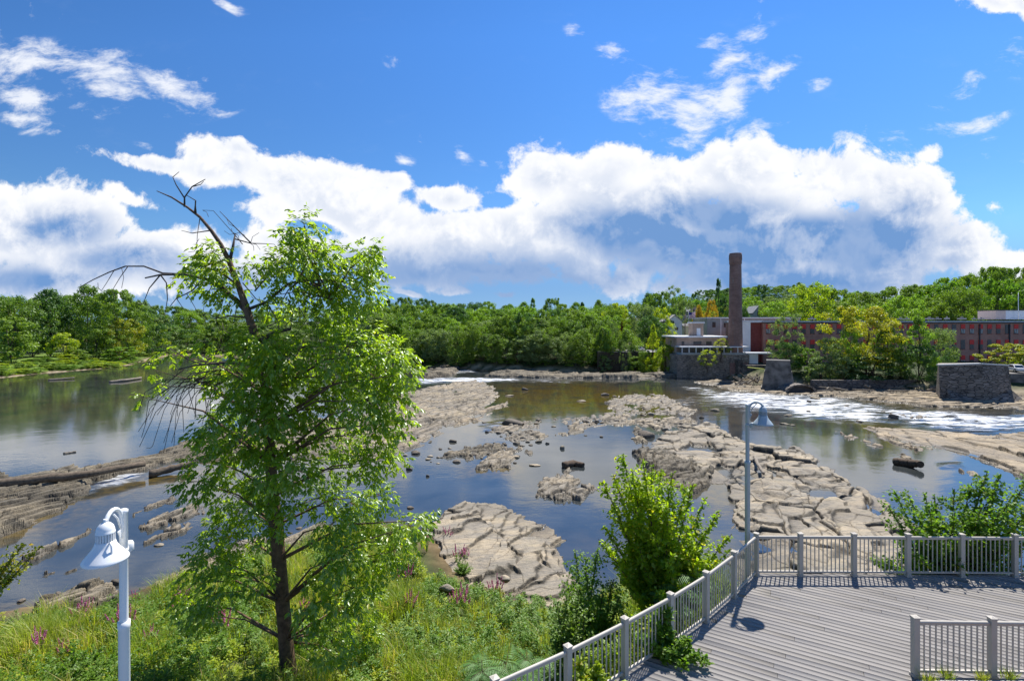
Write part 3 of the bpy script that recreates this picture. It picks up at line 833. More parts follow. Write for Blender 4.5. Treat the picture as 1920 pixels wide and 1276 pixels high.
def trunk_mesh(C, mat, seed, rad=.022):
    """tapered trunk with limbs up to some of the clumps, same unit box; it starts below the crown (z<0)"""
    rr = random.Random(seed); m = MB()
    top = .75
    axis = [np.array([rr.uniform(-.03, .03) * i, rr.uniform(-.03, .03) * i, -.32 + (top + .32) * i / 5]) for i in range(6)]
    m.tube(axis, [rad * (1.3 - .2 * i) for i in range(6)], 7)
    for p in rr.sample(list(C), min(14, len(C))):
        i = min(4, max(1, int((p[2] + .05) * 3.4)))
        s = axis[i] * .7 + axis[i - 1] * .3
        if p[2] < s[2]: s = axis[max(0, i - 1)] * .5 + axis[i] * .5
        mid = (s + p) / 2 + np.array([0, 0, -.04])
        m.tube([s, mid, p], [rad * .5, rad * .32, rad * .1], 5, False)
    me = bpy.data.meshes.new('trunk'); me.from_pydata(m.V, [], m.F); me.materials.append(mat); me.polygons.foreach_set('use_smooth', m.S); me.update()
    return me


PROTO = {}
for nm, kind, nc, nl, sz in [('round_a', 'round', 80, 70, .024), ('round_b', 'round', 95, 62, .024), ('round_c', 'round', 70, 75, .026), ('tall_a', 'tall', 85, 62, .023), ('tall_b', 'tall', 75, 65, .024),
                             ('cone_a', 'cone', 90, 50, .022), ('airy_a', 'airy', 60, 48, .021), ('airy_b', 'airy', 70, 42, .02), ('bush_a', 'bush', 50, 80, .036), ('bush_b', 'bush', 60, 70, .034)]:
    c, C = crown_mesh('crown', kind, M['leaf_mid'], nc, nl, sz, hash(nm) % 1000 if False else sum(map(ord, nm)))
    PROTO[nm] = (c, trunk_mesh(C, M['bark'], sum(map(ord, nm))), trunk_mesh(C, M['bark_pale'], sum(map(ord, nm)) + 1, .014))
LEAFY = {'mid': 'leaf_mid', 'yellow': 'leaf_yellow', 'dark': 'leaf_dark', 'grey': 'leaf_grey', 'orange': 'leaf_orange', 'lime': 'leaf_lime', 'bright': 'leaf_bright'}


def tree(px, d, top_py, wpx, kind, leaf, label, group=None, cat='tree', name='tree', pale=False, base_z=None, trunk=True, stem=.14):
    """a tree at distance d under column px whose top reaches row top_py and which is wpx pixels wide"""
    x = (px - 960) / FPX * d
    z0 = gz(x, d) - .1 if base_z is None else base_z
    ztop = CZ - (top_py - HZ) / FPX * d
    h = max(1.2, ztop - z0); w = wpx / FPX * d
    st = stem * h
    cm, tm, tp = PROTO[kind]
    if kind.startswith('bush'): name, cat = 'bush', 'bush'
    root = empty(name, (x, d, z0), label, cat, group, random.uniform(0, 6.28))
    ch = h - st
    c = link('crown', cm, root)
    c.location = (0, 0, st); c.scale = (w, w, ch)
    c.material_slots[0].link = 'OBJECT'; c.material_slots[0].material = M[LEAFY[leaf]]
    if trunk:
        t = link('trunk', tp if pale else tm, root)
        zs = max(ch, st / .32)
        t.location = (0, 0, st); t.scale = (max(w * .6, .3 * ch), max(w * .6, .3 * ch), ch)
        if st > .32 * ch: t.scale = (t.scale[0], t.scale[1], st / .3)
    return root


SIL = ([-200, 0, 60, 130, 170, 230, 260, 330, 440, 560, 700, 760, 830, 930, 1030, 1080, 1130, 1200, 1260, 1300, 1370, 1450, 1500, 1550, 1600, 1700, 1760, 1800, 1850, 1920, 2150],
       [545, 548, 552, 543, 540, 546, 562, 574, 578, 572, 563, 555, 562, 565, 562, 567, 562, 557, 545, 550, 540, 540, 535, 545, 546, 532, 530, 512, 500, 500, 494])
sil = lambda px: float(np.interp(px, *SIL))
shore_d = lambda px: float(np.interp(px, [-300, 0, 60, 120, 200, 250, 290, 330, 440, 560, 700, 780, 860, 960, 1060, 1180, 1310, 1400, 1640, 1920], [105, 117, 126, 133, 145, 160, 185, 215, 200, 178, 157, 149, 142, 134, 131, 132, 127, 114, 98.5, 92]))
RT = random.Random(5)


def row(n, x0, x1, d0, d1, top, w, kinds, leaves, label, group, shore=False, trunk=True, jit=7, stem=.12, pale=.15):
    for i in range(n):
        px = x0 + (x1 - x0) * (i + RT.uniform(.1, .9)) / n
        d = (shore_d(px) if shore else 0) + RT.uniform(d0, d1)
        t = (top(px) if callable(top) else RT.uniform(*top)) + RT.uniform(-jit * .3, jit)
        k = RT.choice(kinds)
        tree(px, d, t, RT.uniform(*w), k, RT.choice(leaves), label, group, pale=RT.random() < pale, trunk=trunk, stem=stem)


G = 'mid mid mid bright dark grey bright'.split()
# left bank of the pool
for px, dd, top, w, k, lf, lb in [(-30, 16, 548, 120, 'round_a', 'mid', 'tall green tree cut by the left edge of the picture on the far bank'), (30, 9, 553, 95, 'round_b', 'mid', 'tallest leafy tree of the left bank nearest the left edge'), (95, 14, 541, 100, 'tall_a', 'dark', 'dark tree second from the left edge above the grassy bank'), (165, 12, 540, 90, 'tall_b', 'mid', 'tall grey green tree above the middle of the grassy bank'),
                              (215, 12, 546, 80, 'round_c', 'mid', 'tall tree at the right end of the left bank grove'), (255, 12, 566, 60, 'round_a', 'mid', 'shorter tree stepping down at the right end of the left bank grove'), (20, 4, 600, 80, 'bush_a', 'mid', 'big rounded bush at the water meadow by the left edge'),
                              (118, 5, 624, 48, 'bush_b', 'lime', 'bright round bush standing alone on the grassy bank'), (180, 6, 612, 70, 'round_b', 'mid', 'leafy bush under the tall grove left of the yellowish ones'), (240, 7, 600, 60, 'round_c', 'yellow', 'yellowish small tree at the right end of the left bank'),
                              (285, 10, 606, 55, 'round_a', 'lime', 'light green small tree where the left bank meets the river bend'), (225, 3, 652, 60, 'bush_a', 'bright', 'low bush spreading over the grass at the river bend'), (60, 12, 590, 70, 'round_c', 'dark', 'dark understorey tree behind the round bush on the grassy bank')]:
    tree(px, shore_d(px) + (dd + (22 if dd > 8 else 17) * (1 if px < 200 else .5)), top, w, k, lf, lb, 'trees of the left bank', stem=.06 if 'bush' in k else .12)
row(10, -60, 290, 46, 70, lambda x: sil(x) + 6, (60, 90), ['round_a', 'round_b', 'tall_a'], ['mid', 'dark', 'mid'], 'green tree filling the second row of the left bank grove', 'second row of the left bank', True)
row(9, 0, 300, 16, 24, (655, 672), (26, 50), ['bush_a', 'bush_b'], ['bright', 'mid', 'lime'], 'low green shrub at the back of the grassy left bank', 'shrubs of the left bank', True, stem=.03)
row(16, -30, 262, 1.5, 5, (688, 697), (18, 44), ['bush_a', 'bush_b'], ['bright', 'lime', 'mid'], 'knee high green clump on the grassy left bank near the water', 'clumps on the grassy bank', True, trunk=False, stem=.02)
row(14, -30, 220, 8, 15, (676, 686), (18, 40), ['bush_a', 'bush_b'], ['bright', 'lime', 'mid'], 'green clump in the middle of the grassy left bank', 'middle clumps on the grassy bank', True, trunk=False, stem=.02)
row(17, 270, 720, 8, 22, (600, 625), (45, 70), ['round_a', 'round_b', 'round_c', 'tall_a', 'bush_a'], ['mid', 'dark', 'mid', 'grey'], 'shore tree of the far river bend seen behind the big near tree', 'trees of the far river bend', True, stem=.05)
row(18, 260, 720, 50, 110, lambda x: sil(x) + 4, (40, 62), ['round_a', 'round_b', 'round_c', 'tall_b'], ['mid', 'mid', 'dark', 'bright'], 'distant tree of the wood beyond the far river bend', 'wood beyond the river bend', True)
# central woods
row(26, 770, 1180, 2, 5, (606, 640), (42, 66), ['tall_a', 'tall_b', 'airy_a', 'round_b', 'airy_b', 'tall_a'], ['mid', 'grey', 'mid', 'bright', 'mid', 'grey'], 'slender shore tree in the front row of the central woods', 'front row of the central woods', True, stem=.06, pale=.4)
row(16, 700, 1240, 1.2, 3, (664, 682), (22, 48), ['bush_a', 'bush_b'], ['mid', 'bright', 'grey', 'dark'], 'low bush at the waterline below the central woods', 'bushes under the central woods', True, stem=.02)
row(24, 700, 1150, 9, 20, (582, 606), (50, 75), ['round_a', 'round_b', 'tall_a', 'round_c', 'tall_b'], G, 'tree in the second row of the central woods', 'second row of the central woods', True)
row(21, 690, 1160, 26, 60, lambda x: sil(x) + 11, (48, 72), ['round_a', 'round_b', 'round_c'], ['mid', 'mid', 'bright', 'mid', 'dark'], 'rounded tree in the upper rows of the central woods', 'upper rows of the central woods', True)
row(21, 690, 1150, 90, 160, sil, (32, 50), ['round_a', 'round_b', 'round_c', 'tall_a', 'cone_a'], ['mid', 'dark', 'mid', 'bright'], 'tree on the skyline of the central woods', 'skyline trees of the central woods', True)
# around the houses
for px, d, top, w, k, lf, lb in [(1155, 165, 566, 55, 'round_a', 'lime', 'yellow green tree left of the red house'), (1203, 152, 568, 60, 'round_b', 'grey', 'grey green tree right of the red house'), (1232, 160, 552, 62, 'round_c', 'mid', 'broad tree above the white house gable'), (1215, 172, 548, 38, 'tall_a', 'dark', 'dark upright tree behind the red house'),
                              (1240, 150, 580, 52, 'tall_b', 'lime', 'light green tree leaning towards the white house'), (1218, 144, 590, 60, 'round_a', 'dark', 'dark shaded tree below the red house by the car park'), (1257, 182, 538, 52, 'airy_a', 'grey', 'tall grey green tree on the skyline above the white house'), (1285, 185, 560, 42, 'round_b', 'grey', 'pale grey tree beside the utility pole'),
                              (1310, 180, 571, 26, 'tall_a', 'orange', 'smaller orange tinged tree left of the chimney'), (1335, 178, 565, 32, 'tall_b', 'orange', 'larger orange tinged tree left of the chimney'), (1347, 215, 527, 34, 'cone_a', 'dark', 'tall dark pine standing above the hill left of the chimney'), (1395, 190, 576, 34, 'tall_a', 'dark', 'dark oval tree just right of the chimney'),
                              (1362, 195, 556, 45, 'round_c', 'dark', 'dark tree just left of the chimney'), (1440, 172, 566, 44, 'round_a', 'mid', 'small round tree by the grey house gable'), (1524, 168, 528, 88, 'round_b', 'lime', 'large light green tree behind the left part of the mill'),
                              (1150, 134, 600, 40, 'airy_a', 'grey', 'airy pale tree before the car park'), (1130, 134, 612, 44, 'tall_a', 'mid', 'bushy tree at the left side of the car park'), (1225, 129, 612, 38, 'cone_a', 'lime', 'bright pointed sapling between car park and white building'), (1172, 128.5, 640, 22, 'airy_b', 'grey', 'thin pale trunked tree below the parked cars'),
                              (1250, 126.5, 645, 52, 'round_a', 'lime', 'rounded lime bush on the bank left of the porch'), (1272, 125, 640, 45, 'round_c', 'yellow', 'yellowish bush on the bank touching the porch end'), (1208, 128, 655, 30, 'round_b', 'mid', 'low bush on the bank below the dark car'), (1190, 129, 668, 34, 'bush_b', 'mid', 'low dark bush at the water under the car park'),
                              (1294, 122, 652, 10, 'airy_a', 'lime', 'thin yellow sapling at the left end of the porch'), (1326, 116.5, 655, 36, 'airy_b', 'lime', 'lime sapling growing from the foundation wall under the porch'), (1352, 118, 634, 40, 'airy_a', 'yellow', 'yellow green tree hanging over the porch roof'), (1135, 131, 672, 28, 'bush_a', 'grey', 'silvery bush at the waterline below the car park')]:
    tree(px, d, top, w, k, lf, lb, None, stem=.1, base_z=2.2 if 'foundation' in lb else (4.5 if 'porch roof' in lb else None), pale='pale' in lb)
row(8, 1090, 1320, 185, 240, lambda x: sil(x) + 8, (34, 55), ['round_a', 'round_b', 'tall_a'], ['mid', 'dark', 'bright'], 'green tree among the houses on the rise', 'trees among the houses')
# the hill
row(24, 1280, 1560, 380, 480, lambda x: sil(x) - 4, (26, 40), ['round_a', 'round_b', 'round_c', 'cone_a'], ['mid', 'dark', 'mid', 'bright'], 'distant tree on the crest of the wooded hill', 'trees on the hill crest', trunk=False, jit=6, stem=.03)
row(20, 1270, 1620, 290, 370, lambda x: sil(x) + 16, (30, 46), ['round_a', 'round_b', 'round_c', 'tall_b'], ['mid', 'dark', 'mid', 'bright', 'grey'], 'tree on the slope of the wooded hill', 'trees on the hill slope', trunk=False, stem=.03)
row(16, 1280, 1620, 215, 270, lambda x: sil(x) + 32, (34, 56), ['round_a', 'round_b', 'round_c'], ['mid', 'dark', 'mid', 'yellow', 'bright'], 'tree at the foot of the hill behind the mill roof', 'trees at the hill foot', stem=.05)
row(17, 1560, 2000, 205, 250, sil, (55, 85), ['round_a', 'round_b', 'round_c', 'tall_a'], ['mid', 'mid', 'dark', 'bright'], 'tall tree on the skyline behind the long mill', 'skyline trees behind the mill')
row(20, 1440, 2000, 158, 190, lambda x: sil(x) + 25, (60, 92), ['round_a', 'round_b', 'round_c', 'tall_b'], ['mid', 'mid', 'dark', 'bright', 'mid'], 'leafy tree in the row close behind the mill roof', 'tree row close behind the mill')
# in front of the mill
for px, d, top, w, k, lf, lb in [(1474, 112, 586, 72, 'airy_a', 'grey', 'airy pale green tree before the left end of the mill'), (1626, 103, 578, 112, 'round_c', 'yellow', 'largest golden green tree in front of the mill'), (1664, 102, 612, 60, 'tall_a', 'mid', 'green tree merging into the right side of the golden tree'),
                              (1594, 106, 612, 56, 'tall_b', 'bright', 'bright green tree merging into the left side of the golden tree'), (1722, 99, 597, 84, 'cone_a', 'bright', 'conical green tree in front of the mill'), (1763, 101, 614, 62, 'round_b', 'grey', 'olive rounded tree behind the stone abutment end'), (1720, 97, 650, 60, 'round_c', 'dark', 'dark bush under the conical tree'),
                              (1888, 104, 648, 84, 'bush_a', 'yellow', 'yellow bush right of the stone abutment'), (1960, 106, 645, 90, 'bush_b', 'lime', 'lime bush cut by the right edge beside the mill'), (1556, 104, 636, 62, 'tall_b', 'grey', 'grey green willow like tree on the mill shore'), (1512, 108, 655, 46, 'bush_a', 'bright', 'bright bush behind the concrete pier'),
                              (1538, 103, 668, 50, 'bush_b', 'grey', 'silvery bush at the foot of the willow like tree'), (1582, 101, 672, 48, 'bush_a', 'grey', 'grey bush right of the willow like tree'), (1640, 100, 668, 90, 'bush_b', 'dark', 'broad shaded bush under the golden tree'), (1480, 109, 640, 50, 'round_b', 'dark', 'dark shrub below the airy pale green tree'),
                              (1688, 99, 652, 34, 'round_a', 'mid', 'green tree between golden and conical trees'), (1780, 103, 655, 34, 'bush_a', 'mid', 'small bush peeping over the left end of the abutment')]:
    tree(px, d, top, w, k, lf, lb, 'trees before the mill', stem=.08 if 'bush' not in k else .03)


# ------------------------------------------------------------------ buildings across the river
def brick_mat(name, c1, c2, mortar, scale=1.0, wall=True):
    m, t, o = new_mat(name)
    p = obj_co(t)
    s = t.n('ShaderNodeSeparateXYZ'); t.link(p, s.inputs[0])
    c = t.n('ShaderNodeCombineXYZ')
    t.link(t.math('ADD', s.outputs[0], s.outputs[1]), c.inputs[0]); t.link(s.outputs[2], c.inputs[1])
    b = t.n('ShaderNodeTexBrick'); t.link(c.outputs[0], b.inputs['Vector'])
    b.inputs['Color1'].default_value = (*c1, 1); b.inputs['Color2'].default_value = (*c2, 1); b.inputs['Mortar'].default_value = (*mortar, 1)
    b.inputs['Scale'].default_value = scale; b.inputs['Mortar Size'].default_value = .014; b.inputs['Brick Width'].default_value = .42; b.inputs['Row Height'].default_value = .16
    n = t.noise(p, .35, 6, .65)
    col = t.mix(t.ramp(n, .4, .7, 0, .6), b.outputs[0], tuple(x * .6 for x in c1))
    bsdf(t, o, col, .9, .2, 0, n, .3, .05)
    return m


def stone_wall_mat(name, c1, c2, mort, sc_=1.0):
    m, t, o = new_mat(name)
    p = t.mapping(obj_co(t), (0, 0, 0), (0, 0, 0), (.75 * sc_, .75 * sc_, 2.3 * sc_))
    v = t.n('ShaderNodeTexVoronoi', feature='DISTANCE_TO_EDGE'); t.link(p, v.inputs['Vector']); v.inputs['Scale'].default_value = 1.5
    v2 = t.n('ShaderNodeTexVoronoi'); t.link(p, v2.inputs['Vector']); v2.inputs['Scale'].default_value = 1.5
    n = t.noise(obj_co(t), .5, 6, .65); n2 = t.noise(obj_co(t), 4, 5, .65)
    bw = t.n('ShaderNodeRGBToBW'); t.link(v2.outputs['Color'], bw.inputs[0])
    col = t.mix(bw.outputs[0], c1, c2)
    col = t.mix(t.ramp(n, .45, .7, 0, .7), col, tuple(x * .45 for x in c1))
    e = t.ramp(v.outputs['Distance'], 0.0, .09)
    col = t.mix(e, mort, col)
    h = t.math('ADD', e, t.math('MULTIPLY', n2, .5))
    bsdf(t, o, col, .9, .2, 0, h, .9, .08)
    return m


M['brick_mill'] = brick_mat('brick_mill', (0.43, 0.20, 0.155), (0.50, 0.25, 0.195), (0.36, 0.26, 0.22))
M['brick_stack'] = brick_mat('brick_stack', (0.22, 0.12, 0.095), (0.30, 0.175, 0.14), (0.25, 0.21, 0.18))
M['brick_tan'] = brick_mat('brick_tan', (0.36, 0.25, 0.19), (0.43, 0.31, 0.24), (0.4, 0.35, 0.3))
M['brick_dark'] = brick_mat('brick_dark', (0.22, 0.05, 0.045), (0.28, 0.07, 0.06), (0.18, 0.08, 0.07))
M['rubble'] = stone_wall_mat('rubble_wall', (0.135, 0.118, 0.10), (0.29, 0.255, 0.222), (0.045, 0.041, 0.038), .9)
M['rubble_brown'] = stone_wall_mat('rubble_brown', (0.24, 0.20, 0.16), (0.40, 0.34, 0.28), (0.10, 0.085, 0.07))
M['concrete'] = plain('concrete', (0.20, 0.188, 0.172), .9, .55, .7, (0.06, 0.056, 0.052), bstr=.5, bscale=4)
M['cap'] = plain('cap', (0.60, 0.59, 0.56), .8, .2)
M['white_wall'] = plain('white_wall', (0.78, 0.79, 0.80), .7, .12, .6)
M['pale_wall'] = plain('pale_wall', (0.36, 0.37, 0.355), .7, .2, .6)
M['roof_white'] = plain('roof_white', (0.74, 0.75, 0.77), .55, .2, .5)
M['roof_grey'] = plain('roof_grey', (0.30, 0.30, 0.31), .8, .25, .8)
M['roof_dark'] = plain('roof_dark', (0.07, 0.07, 0.075), .8, .3, .8)
M['red_board'] = plain('red_board', (0.80, 0.06, 0.045), .7, .2, 1.2, (0.55, 0.04, 0.035))
M['window_dark'] = plain('window_dark', (0.062, 0.048, 0.046), .25, .4, 1.0, spec=.6)
M['window_white'] = plain('window_white', (0.58, 0.56, 0.54), .5, .6, 1.6, (0.07, 0.06, 0.06))
M['frame_red'] = plain('frame_red', (0.25, 0.07, 0.06), .7, .3)
M['cream'] = plain('cream', (0.62, 0.54, 0.42), .7, .15)
M['pink'] = plain('pink', (0.68, 0.52, 0.45), .7, .15)
M['pole_wood'] = plain('pole_wood', (0.16, 0.11, 0.07), .9, .3)
M['white_metal'] = plain('white_metal', (0.78, 0.79, 0.80), .4, .06, 3, bstr=.03)

# the long brick mill: facade parallel to the river
MY = 125.0
mx0, mx1 = (1431 - 960) / FPX * MY, 172.0
MZ0, MZT = 1.6, CZ - (604 - HZ) / FPX * MY
mill = empty('brick_mill', (mx0, MY, MZ0), 'long dark brick mill with red boarded windows on the right bank', 'mill')
hm = MZT - MZ0
b = MB(); b.box(0, mx1 - mx0, 0, 22, 0, hm); b.build('wall', M['brick_mill'], mill)
b = MB(); b.box(-.3, mx1 - mx0 + .3, -.45, 22.4, hm + .003, hm + .36); b.build('roof', plain('mill_gutter', (.50, .50, .52), .6, .3, .8), mill)
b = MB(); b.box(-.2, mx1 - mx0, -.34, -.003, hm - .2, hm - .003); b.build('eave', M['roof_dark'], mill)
b = MB()
b.box(-3.0, -.003, .8, 8, 0, hm - .1); b.build('link_bay', M['brick_dark'], mill)
b = MB(); b.box(-5.1, -3.003, .2, 8, 0, hm - .05); b.build('stair_tower', M['white_wall'], mill)
b = MB(); b.box(-5.4, .0, .1, 8.2, hm - .047, hm + .45); b.build('tower_roof', M['roof_white'], mill)
wd = MB(); wd.box(-.5, .5, -.07, .0, 0, 2.25); wd.box(-.6, .6, -.11, -.0, -.14, -.003, 1)
wme = wd.build('window', [M['window_dark'], M['frame_red']], None)
bd = MB(); bd.box(-.52, .52, -.12, -.073, 1.15, 2.26); bme = bd.build('shutter_board', M['red_board'], None)
pn = MB(); pn.box(-.44, -.04, -.10, -.073, .08, 1.1); pn.box(.04, .44, -.10, -.073, .08, 1.15); pme = pn.build('pane', M['window_white'], None)
first = True
rw = random.Random(3)
cols = [c for c in range(31)]
for r, zy in enumerate((607, 636, 665)):
    for c in cols:
        px = 1440 + c * 16.6
        if r == 2 and (px < 1790 and not 1495 < px < 1530): continue
        w = wme if first else wme.copy()
        if not first: COL.objects.link(w)
        ztop = CZ - (zy - HZ) / FPX * MY
        w.parent = mill; w.location = ((px - 960) / FPX * MY - mx0, -.002, ztop - MZ0 - 2.35)
        for src, prob in ((bme, .84), (pme, .0 if px < 1740 else (.75 if r == 0 else .25))):
            if first: k = src; 
            elif rw.random() < prob: k = src.copy(); COL.objects.link(k)
            else: continue
            k.parent = w; k.location = (0, 0, 0)
        first = False
for px in (1836, 1892, 1960):
    b = MB(); b.tube([((px - 960) / FPX * MY - mx0, -.16, 0), ((px - 960) / FPX * MY - mx0, -.16, hm - .4)], .14, 6); b.build('downpipe', M['roof_dark'], mill)
# things on the mill roof
b = MB(); x0 = (1889 - 960) / FPX * MY; x1 = (1908 - 960) / FPX * MY
pt = empty('roof_penthouse', (x0, MY + 3, MZT + .753), 'square pale plant room on the mill roof at the right edge', 'roof room')
b.box(0, x1 - x0 - .003, 0, 5, 0, 2.2); b.build('wall', M['pink'], pt)
b = MB(); b.box(x1 - x0, x1 - x0 + 7, 0, 5, 0, 2.2); b.build('metal_wall', M['white_wall'], pt)
b = MB(); b.box(-.1, x1 - x0 + 7.1, -.1, 5.1, 2.203, 2.4); b.build('roof', M['roof_dark'], pt)
x = (1909.5 - 960) / FPX * (MY + 2); b = MB(); b.tube([(x, MY + 2, MZT + .75), (x, MY + 2, MZT + 7.4)], [.11, .05], 6)
tag(b.build('mast', M['white_metal']), 'thin white mast standing on the mill roof near the right edge', 'mast')
for i, px in enumerate((1483, 1524, 1556, 1690, 1702, 1745, 1760, 1777, 1806, 1828, 1842)):
    b = MB(); x = (px - 960) / FPX * (MY + 4); w = rw.uniform(.35, .9)
    vh = rw.uniform(.15, .5); b.box(x - w, x + w, MY + 4, MY + 4 + w, MZT + .752, MZT + .8 + vh); b.lathe([(w * .3, 0), (w * .3, .2), (w * .4, .22), (w * .4, .3), (0.01, .33)], 8, (x, MY + 4 + w * .5, MZT + .8 + vh))
    tag(b.build('roof_vent', M['roof_grey']), 'small metal vent box on the long mill roof', 'roof vent', 'vents on the mill roof')

# chimney
CY = 120.0
cx = (1379 - 960) / FPX * CY; cz0 = CZ - (655 - HZ) / FPX * CY - 3; ct = CZ - (475 - HZ) / FPX * CY; ch = ct - cz0
chim = empty('brick_chimney', (cx, CY, cz0), 'tall round brown brick chimney rising above the trees', 'chimney')
b = MB(); b.lathe([(1.62, 0), (1.58, 4), (1.30, ch - 3.4), (1.28, ch - 2.6)], 28); b.build('shaft', M['brick_stack'], chim)
b = MB(); b.lathe([(1.281, ch - 2.6), (1.38, ch - 2.45), (1.38, ch - 1.7), (1.44, ch - 1.5), (1.44, ch - .5), (1.36, ch - .3), (1.36, ch), (1.0, ch), (1.0, ch - 1.5)], 28); b.build('crown_band', M['brick_stack'], chim)
b = MB(); b.box(-2.1, 2.1, -2.0, 2.0, -4, .02); b.build('plinth', M['brick_stack'], chim)


def hole(mb, x0, x1, z0, z1, y, m=0): mb.box(x0, x1, y - .04, y + .02, z0, z1, m)


# boiler house with glazed porch, on a stone foundation
BY = 118.5
bx0, bx1 = (1277 - 960) / FPX * BY, (1392 - 960) / FPX * BY
zr = lambda py, d=BY: CZ - (py - HZ) / FPX * d
bh = empty('riverside_house', (bx0, BY, 0), 'low tan building with a white porch and roof hut below the chimney', 'house')
fz = zr(668)
b = MB(); b.box(0, bx1 - bx0 - 3, 3.2, 12, fz, zr(633)); b.build('wall', M['brick_tan'], bh)
b = MB(); b.box(-.8, bx1 - bx0 - 2.4, 2.3, 12.5, zr(633) + .003, zr(630.4)); b.build('roof', M['roof_white'], bh)
b = MB(); b.box(-.3, bx1 - bx0 + 1.3, -.6, 3.195, zr(651), zr(649.2)); b.build('porch_roof', M['roof_white'], bh)
b = MB(); b.box(0, bx1 - bx0 + .6, -.3, 3.19, fz + .4, zr(661)); b.build('porch_parapet', M['pale_wall'], bh)
b = MB(); b.box(0.1, bx1 - bx0 + .5, .9, 1.0, zr(661) + .003, zr(651) - .003); b.build('porch_glazing', M['window_dark'], bh)
for i in range(10):
    x = .1 + i * (bx1 - bx0 + .3) / 9
    b = MB(); b.box(x, x + .16, -.25, -.1, zr(661) + .003, zr(651) - .003); b.build('porch_post', M['white_wall'], bh)
for x0, x1 in ((4.0, 5.9), (7.0, 8.3), (9.6, 10.6), (1.2, 1.8)):
    b = MB(); hole(b, x0, x1, zr(646.5), zr(640.5), 3.19); b.box(x0 - .1, x1 + .1, 3.13, 3.2, zr(647.3), zr(646.5)-.003, 1); b.build('window', [M['window_dark'], M['frame_red']], bh)
hx0, hx1 = (1297.5 - 960) / FPX * 124 - bx0, (1317.5 - 960) / FPX * 124 - bx0
hut = MB(); hut.box(hx0, hx1, 5, 8, zr(630.4) + .003, zr(606, 124)); ho = hut.build('roof_hut', M['brick_tan'], bh)
b = MB(); b.box(hx0 - .25, hx1 + .25, 4.75, 8.25, zr(606, 124) + .003, zr(603.4, 124)); b.build('hut_roof', M['roof_white'], ho)
b = MB(); hole(b, hx0 + .95, hx0 + 1.85, zr(629, 124), zr(615, 124), 4.98); b.build('hut_door', M['white_wall'], ho)
b = MB(); b.box(bx0 - 1, bx1 + 1.5, BY - .2, BY + 13, -.8, fz + .397); tag(b.build('foundation_wall', M['rubble_brown']), 'brown rubble foundation wall carrying the porch building above the river', 'stone wall')
b = MB(); xx = (1386 - 960) / FPX * 116; b.box(xx, xx + 1.1, 116.6, 118.2, -.5, 4.2); tag(b.build('wall_buttress', M['rubble']), 'narrow stone buttress at the right end of the porch foundation', 'buttress')
# small sheds right of the porch
sx = (1402 - 960) / FPX * 119
sh = empty('flat_shed', (sx, 119, 3.2), 'little white shed with flat pale roof between porch and mill', 'shed')
b = MB(); b.box(0, 2.4, 0, 3, 0, 2.3); hole(b, .4, 1.0, .1, 1.9, 0); b.build('wall', M['white_wall'], sh)
b = MB(); b.box(-.6, 5.6, -.5, 3.4, 2.303, 2.62); b.build('roof', M['roof_white'], sh)
b = MB(); b.bar((5.3, -.3, -1), (5.3, -.3, 2.3), .15, .15); b.build('post', M['roof_grey'], sh)
b = MB(); x0 = (1400 - 960) / FPX * 114; b.box(x0, x0 + 6.5, 116, 121, -.5, 3.1); tag(b.build('river_terrace', M['rubble']), 'shadowed stone terrace under the little white shed', 'terrace')

# gray long hall behind the chimney, houses
gy = 152.0
gx0, gx1 = (1326 - 960) / FPX * gy, (1500 - 960) / FPX * gy
gh = empty('long_hall', (gx0, gy, zr(622, gy) - 4), 'long low grey hall with white gutter behind the chimney', 'hall')
zt = zr(597, gy) - zr(622, gy) + 4
b = MB(); b.box(0, gx1 - gx0, 0, 12, 0, zt); b.build('wall', M['pale_wall'], gh)
b = MB(); b.box(-.3, gx1 - gx0, -.4, 12.3, zt + .003, zt + .38); b.build('roof', M['roof_white'], gh)
for i in range(6):
    b = MB(); hole(b, 1.5 + i * 3.4, 2.5 + i * 3.4, zt - 2.6, zt - 1.0, 0); b.build('window', M['window_dark'], gh)
for i in range(2):
    b = MB(); b.box(3.9 + i * 7, 4.15 + i * 7, -.12, -.003, 0, zt); b.build('downpipe', M['white_wall'], gh)


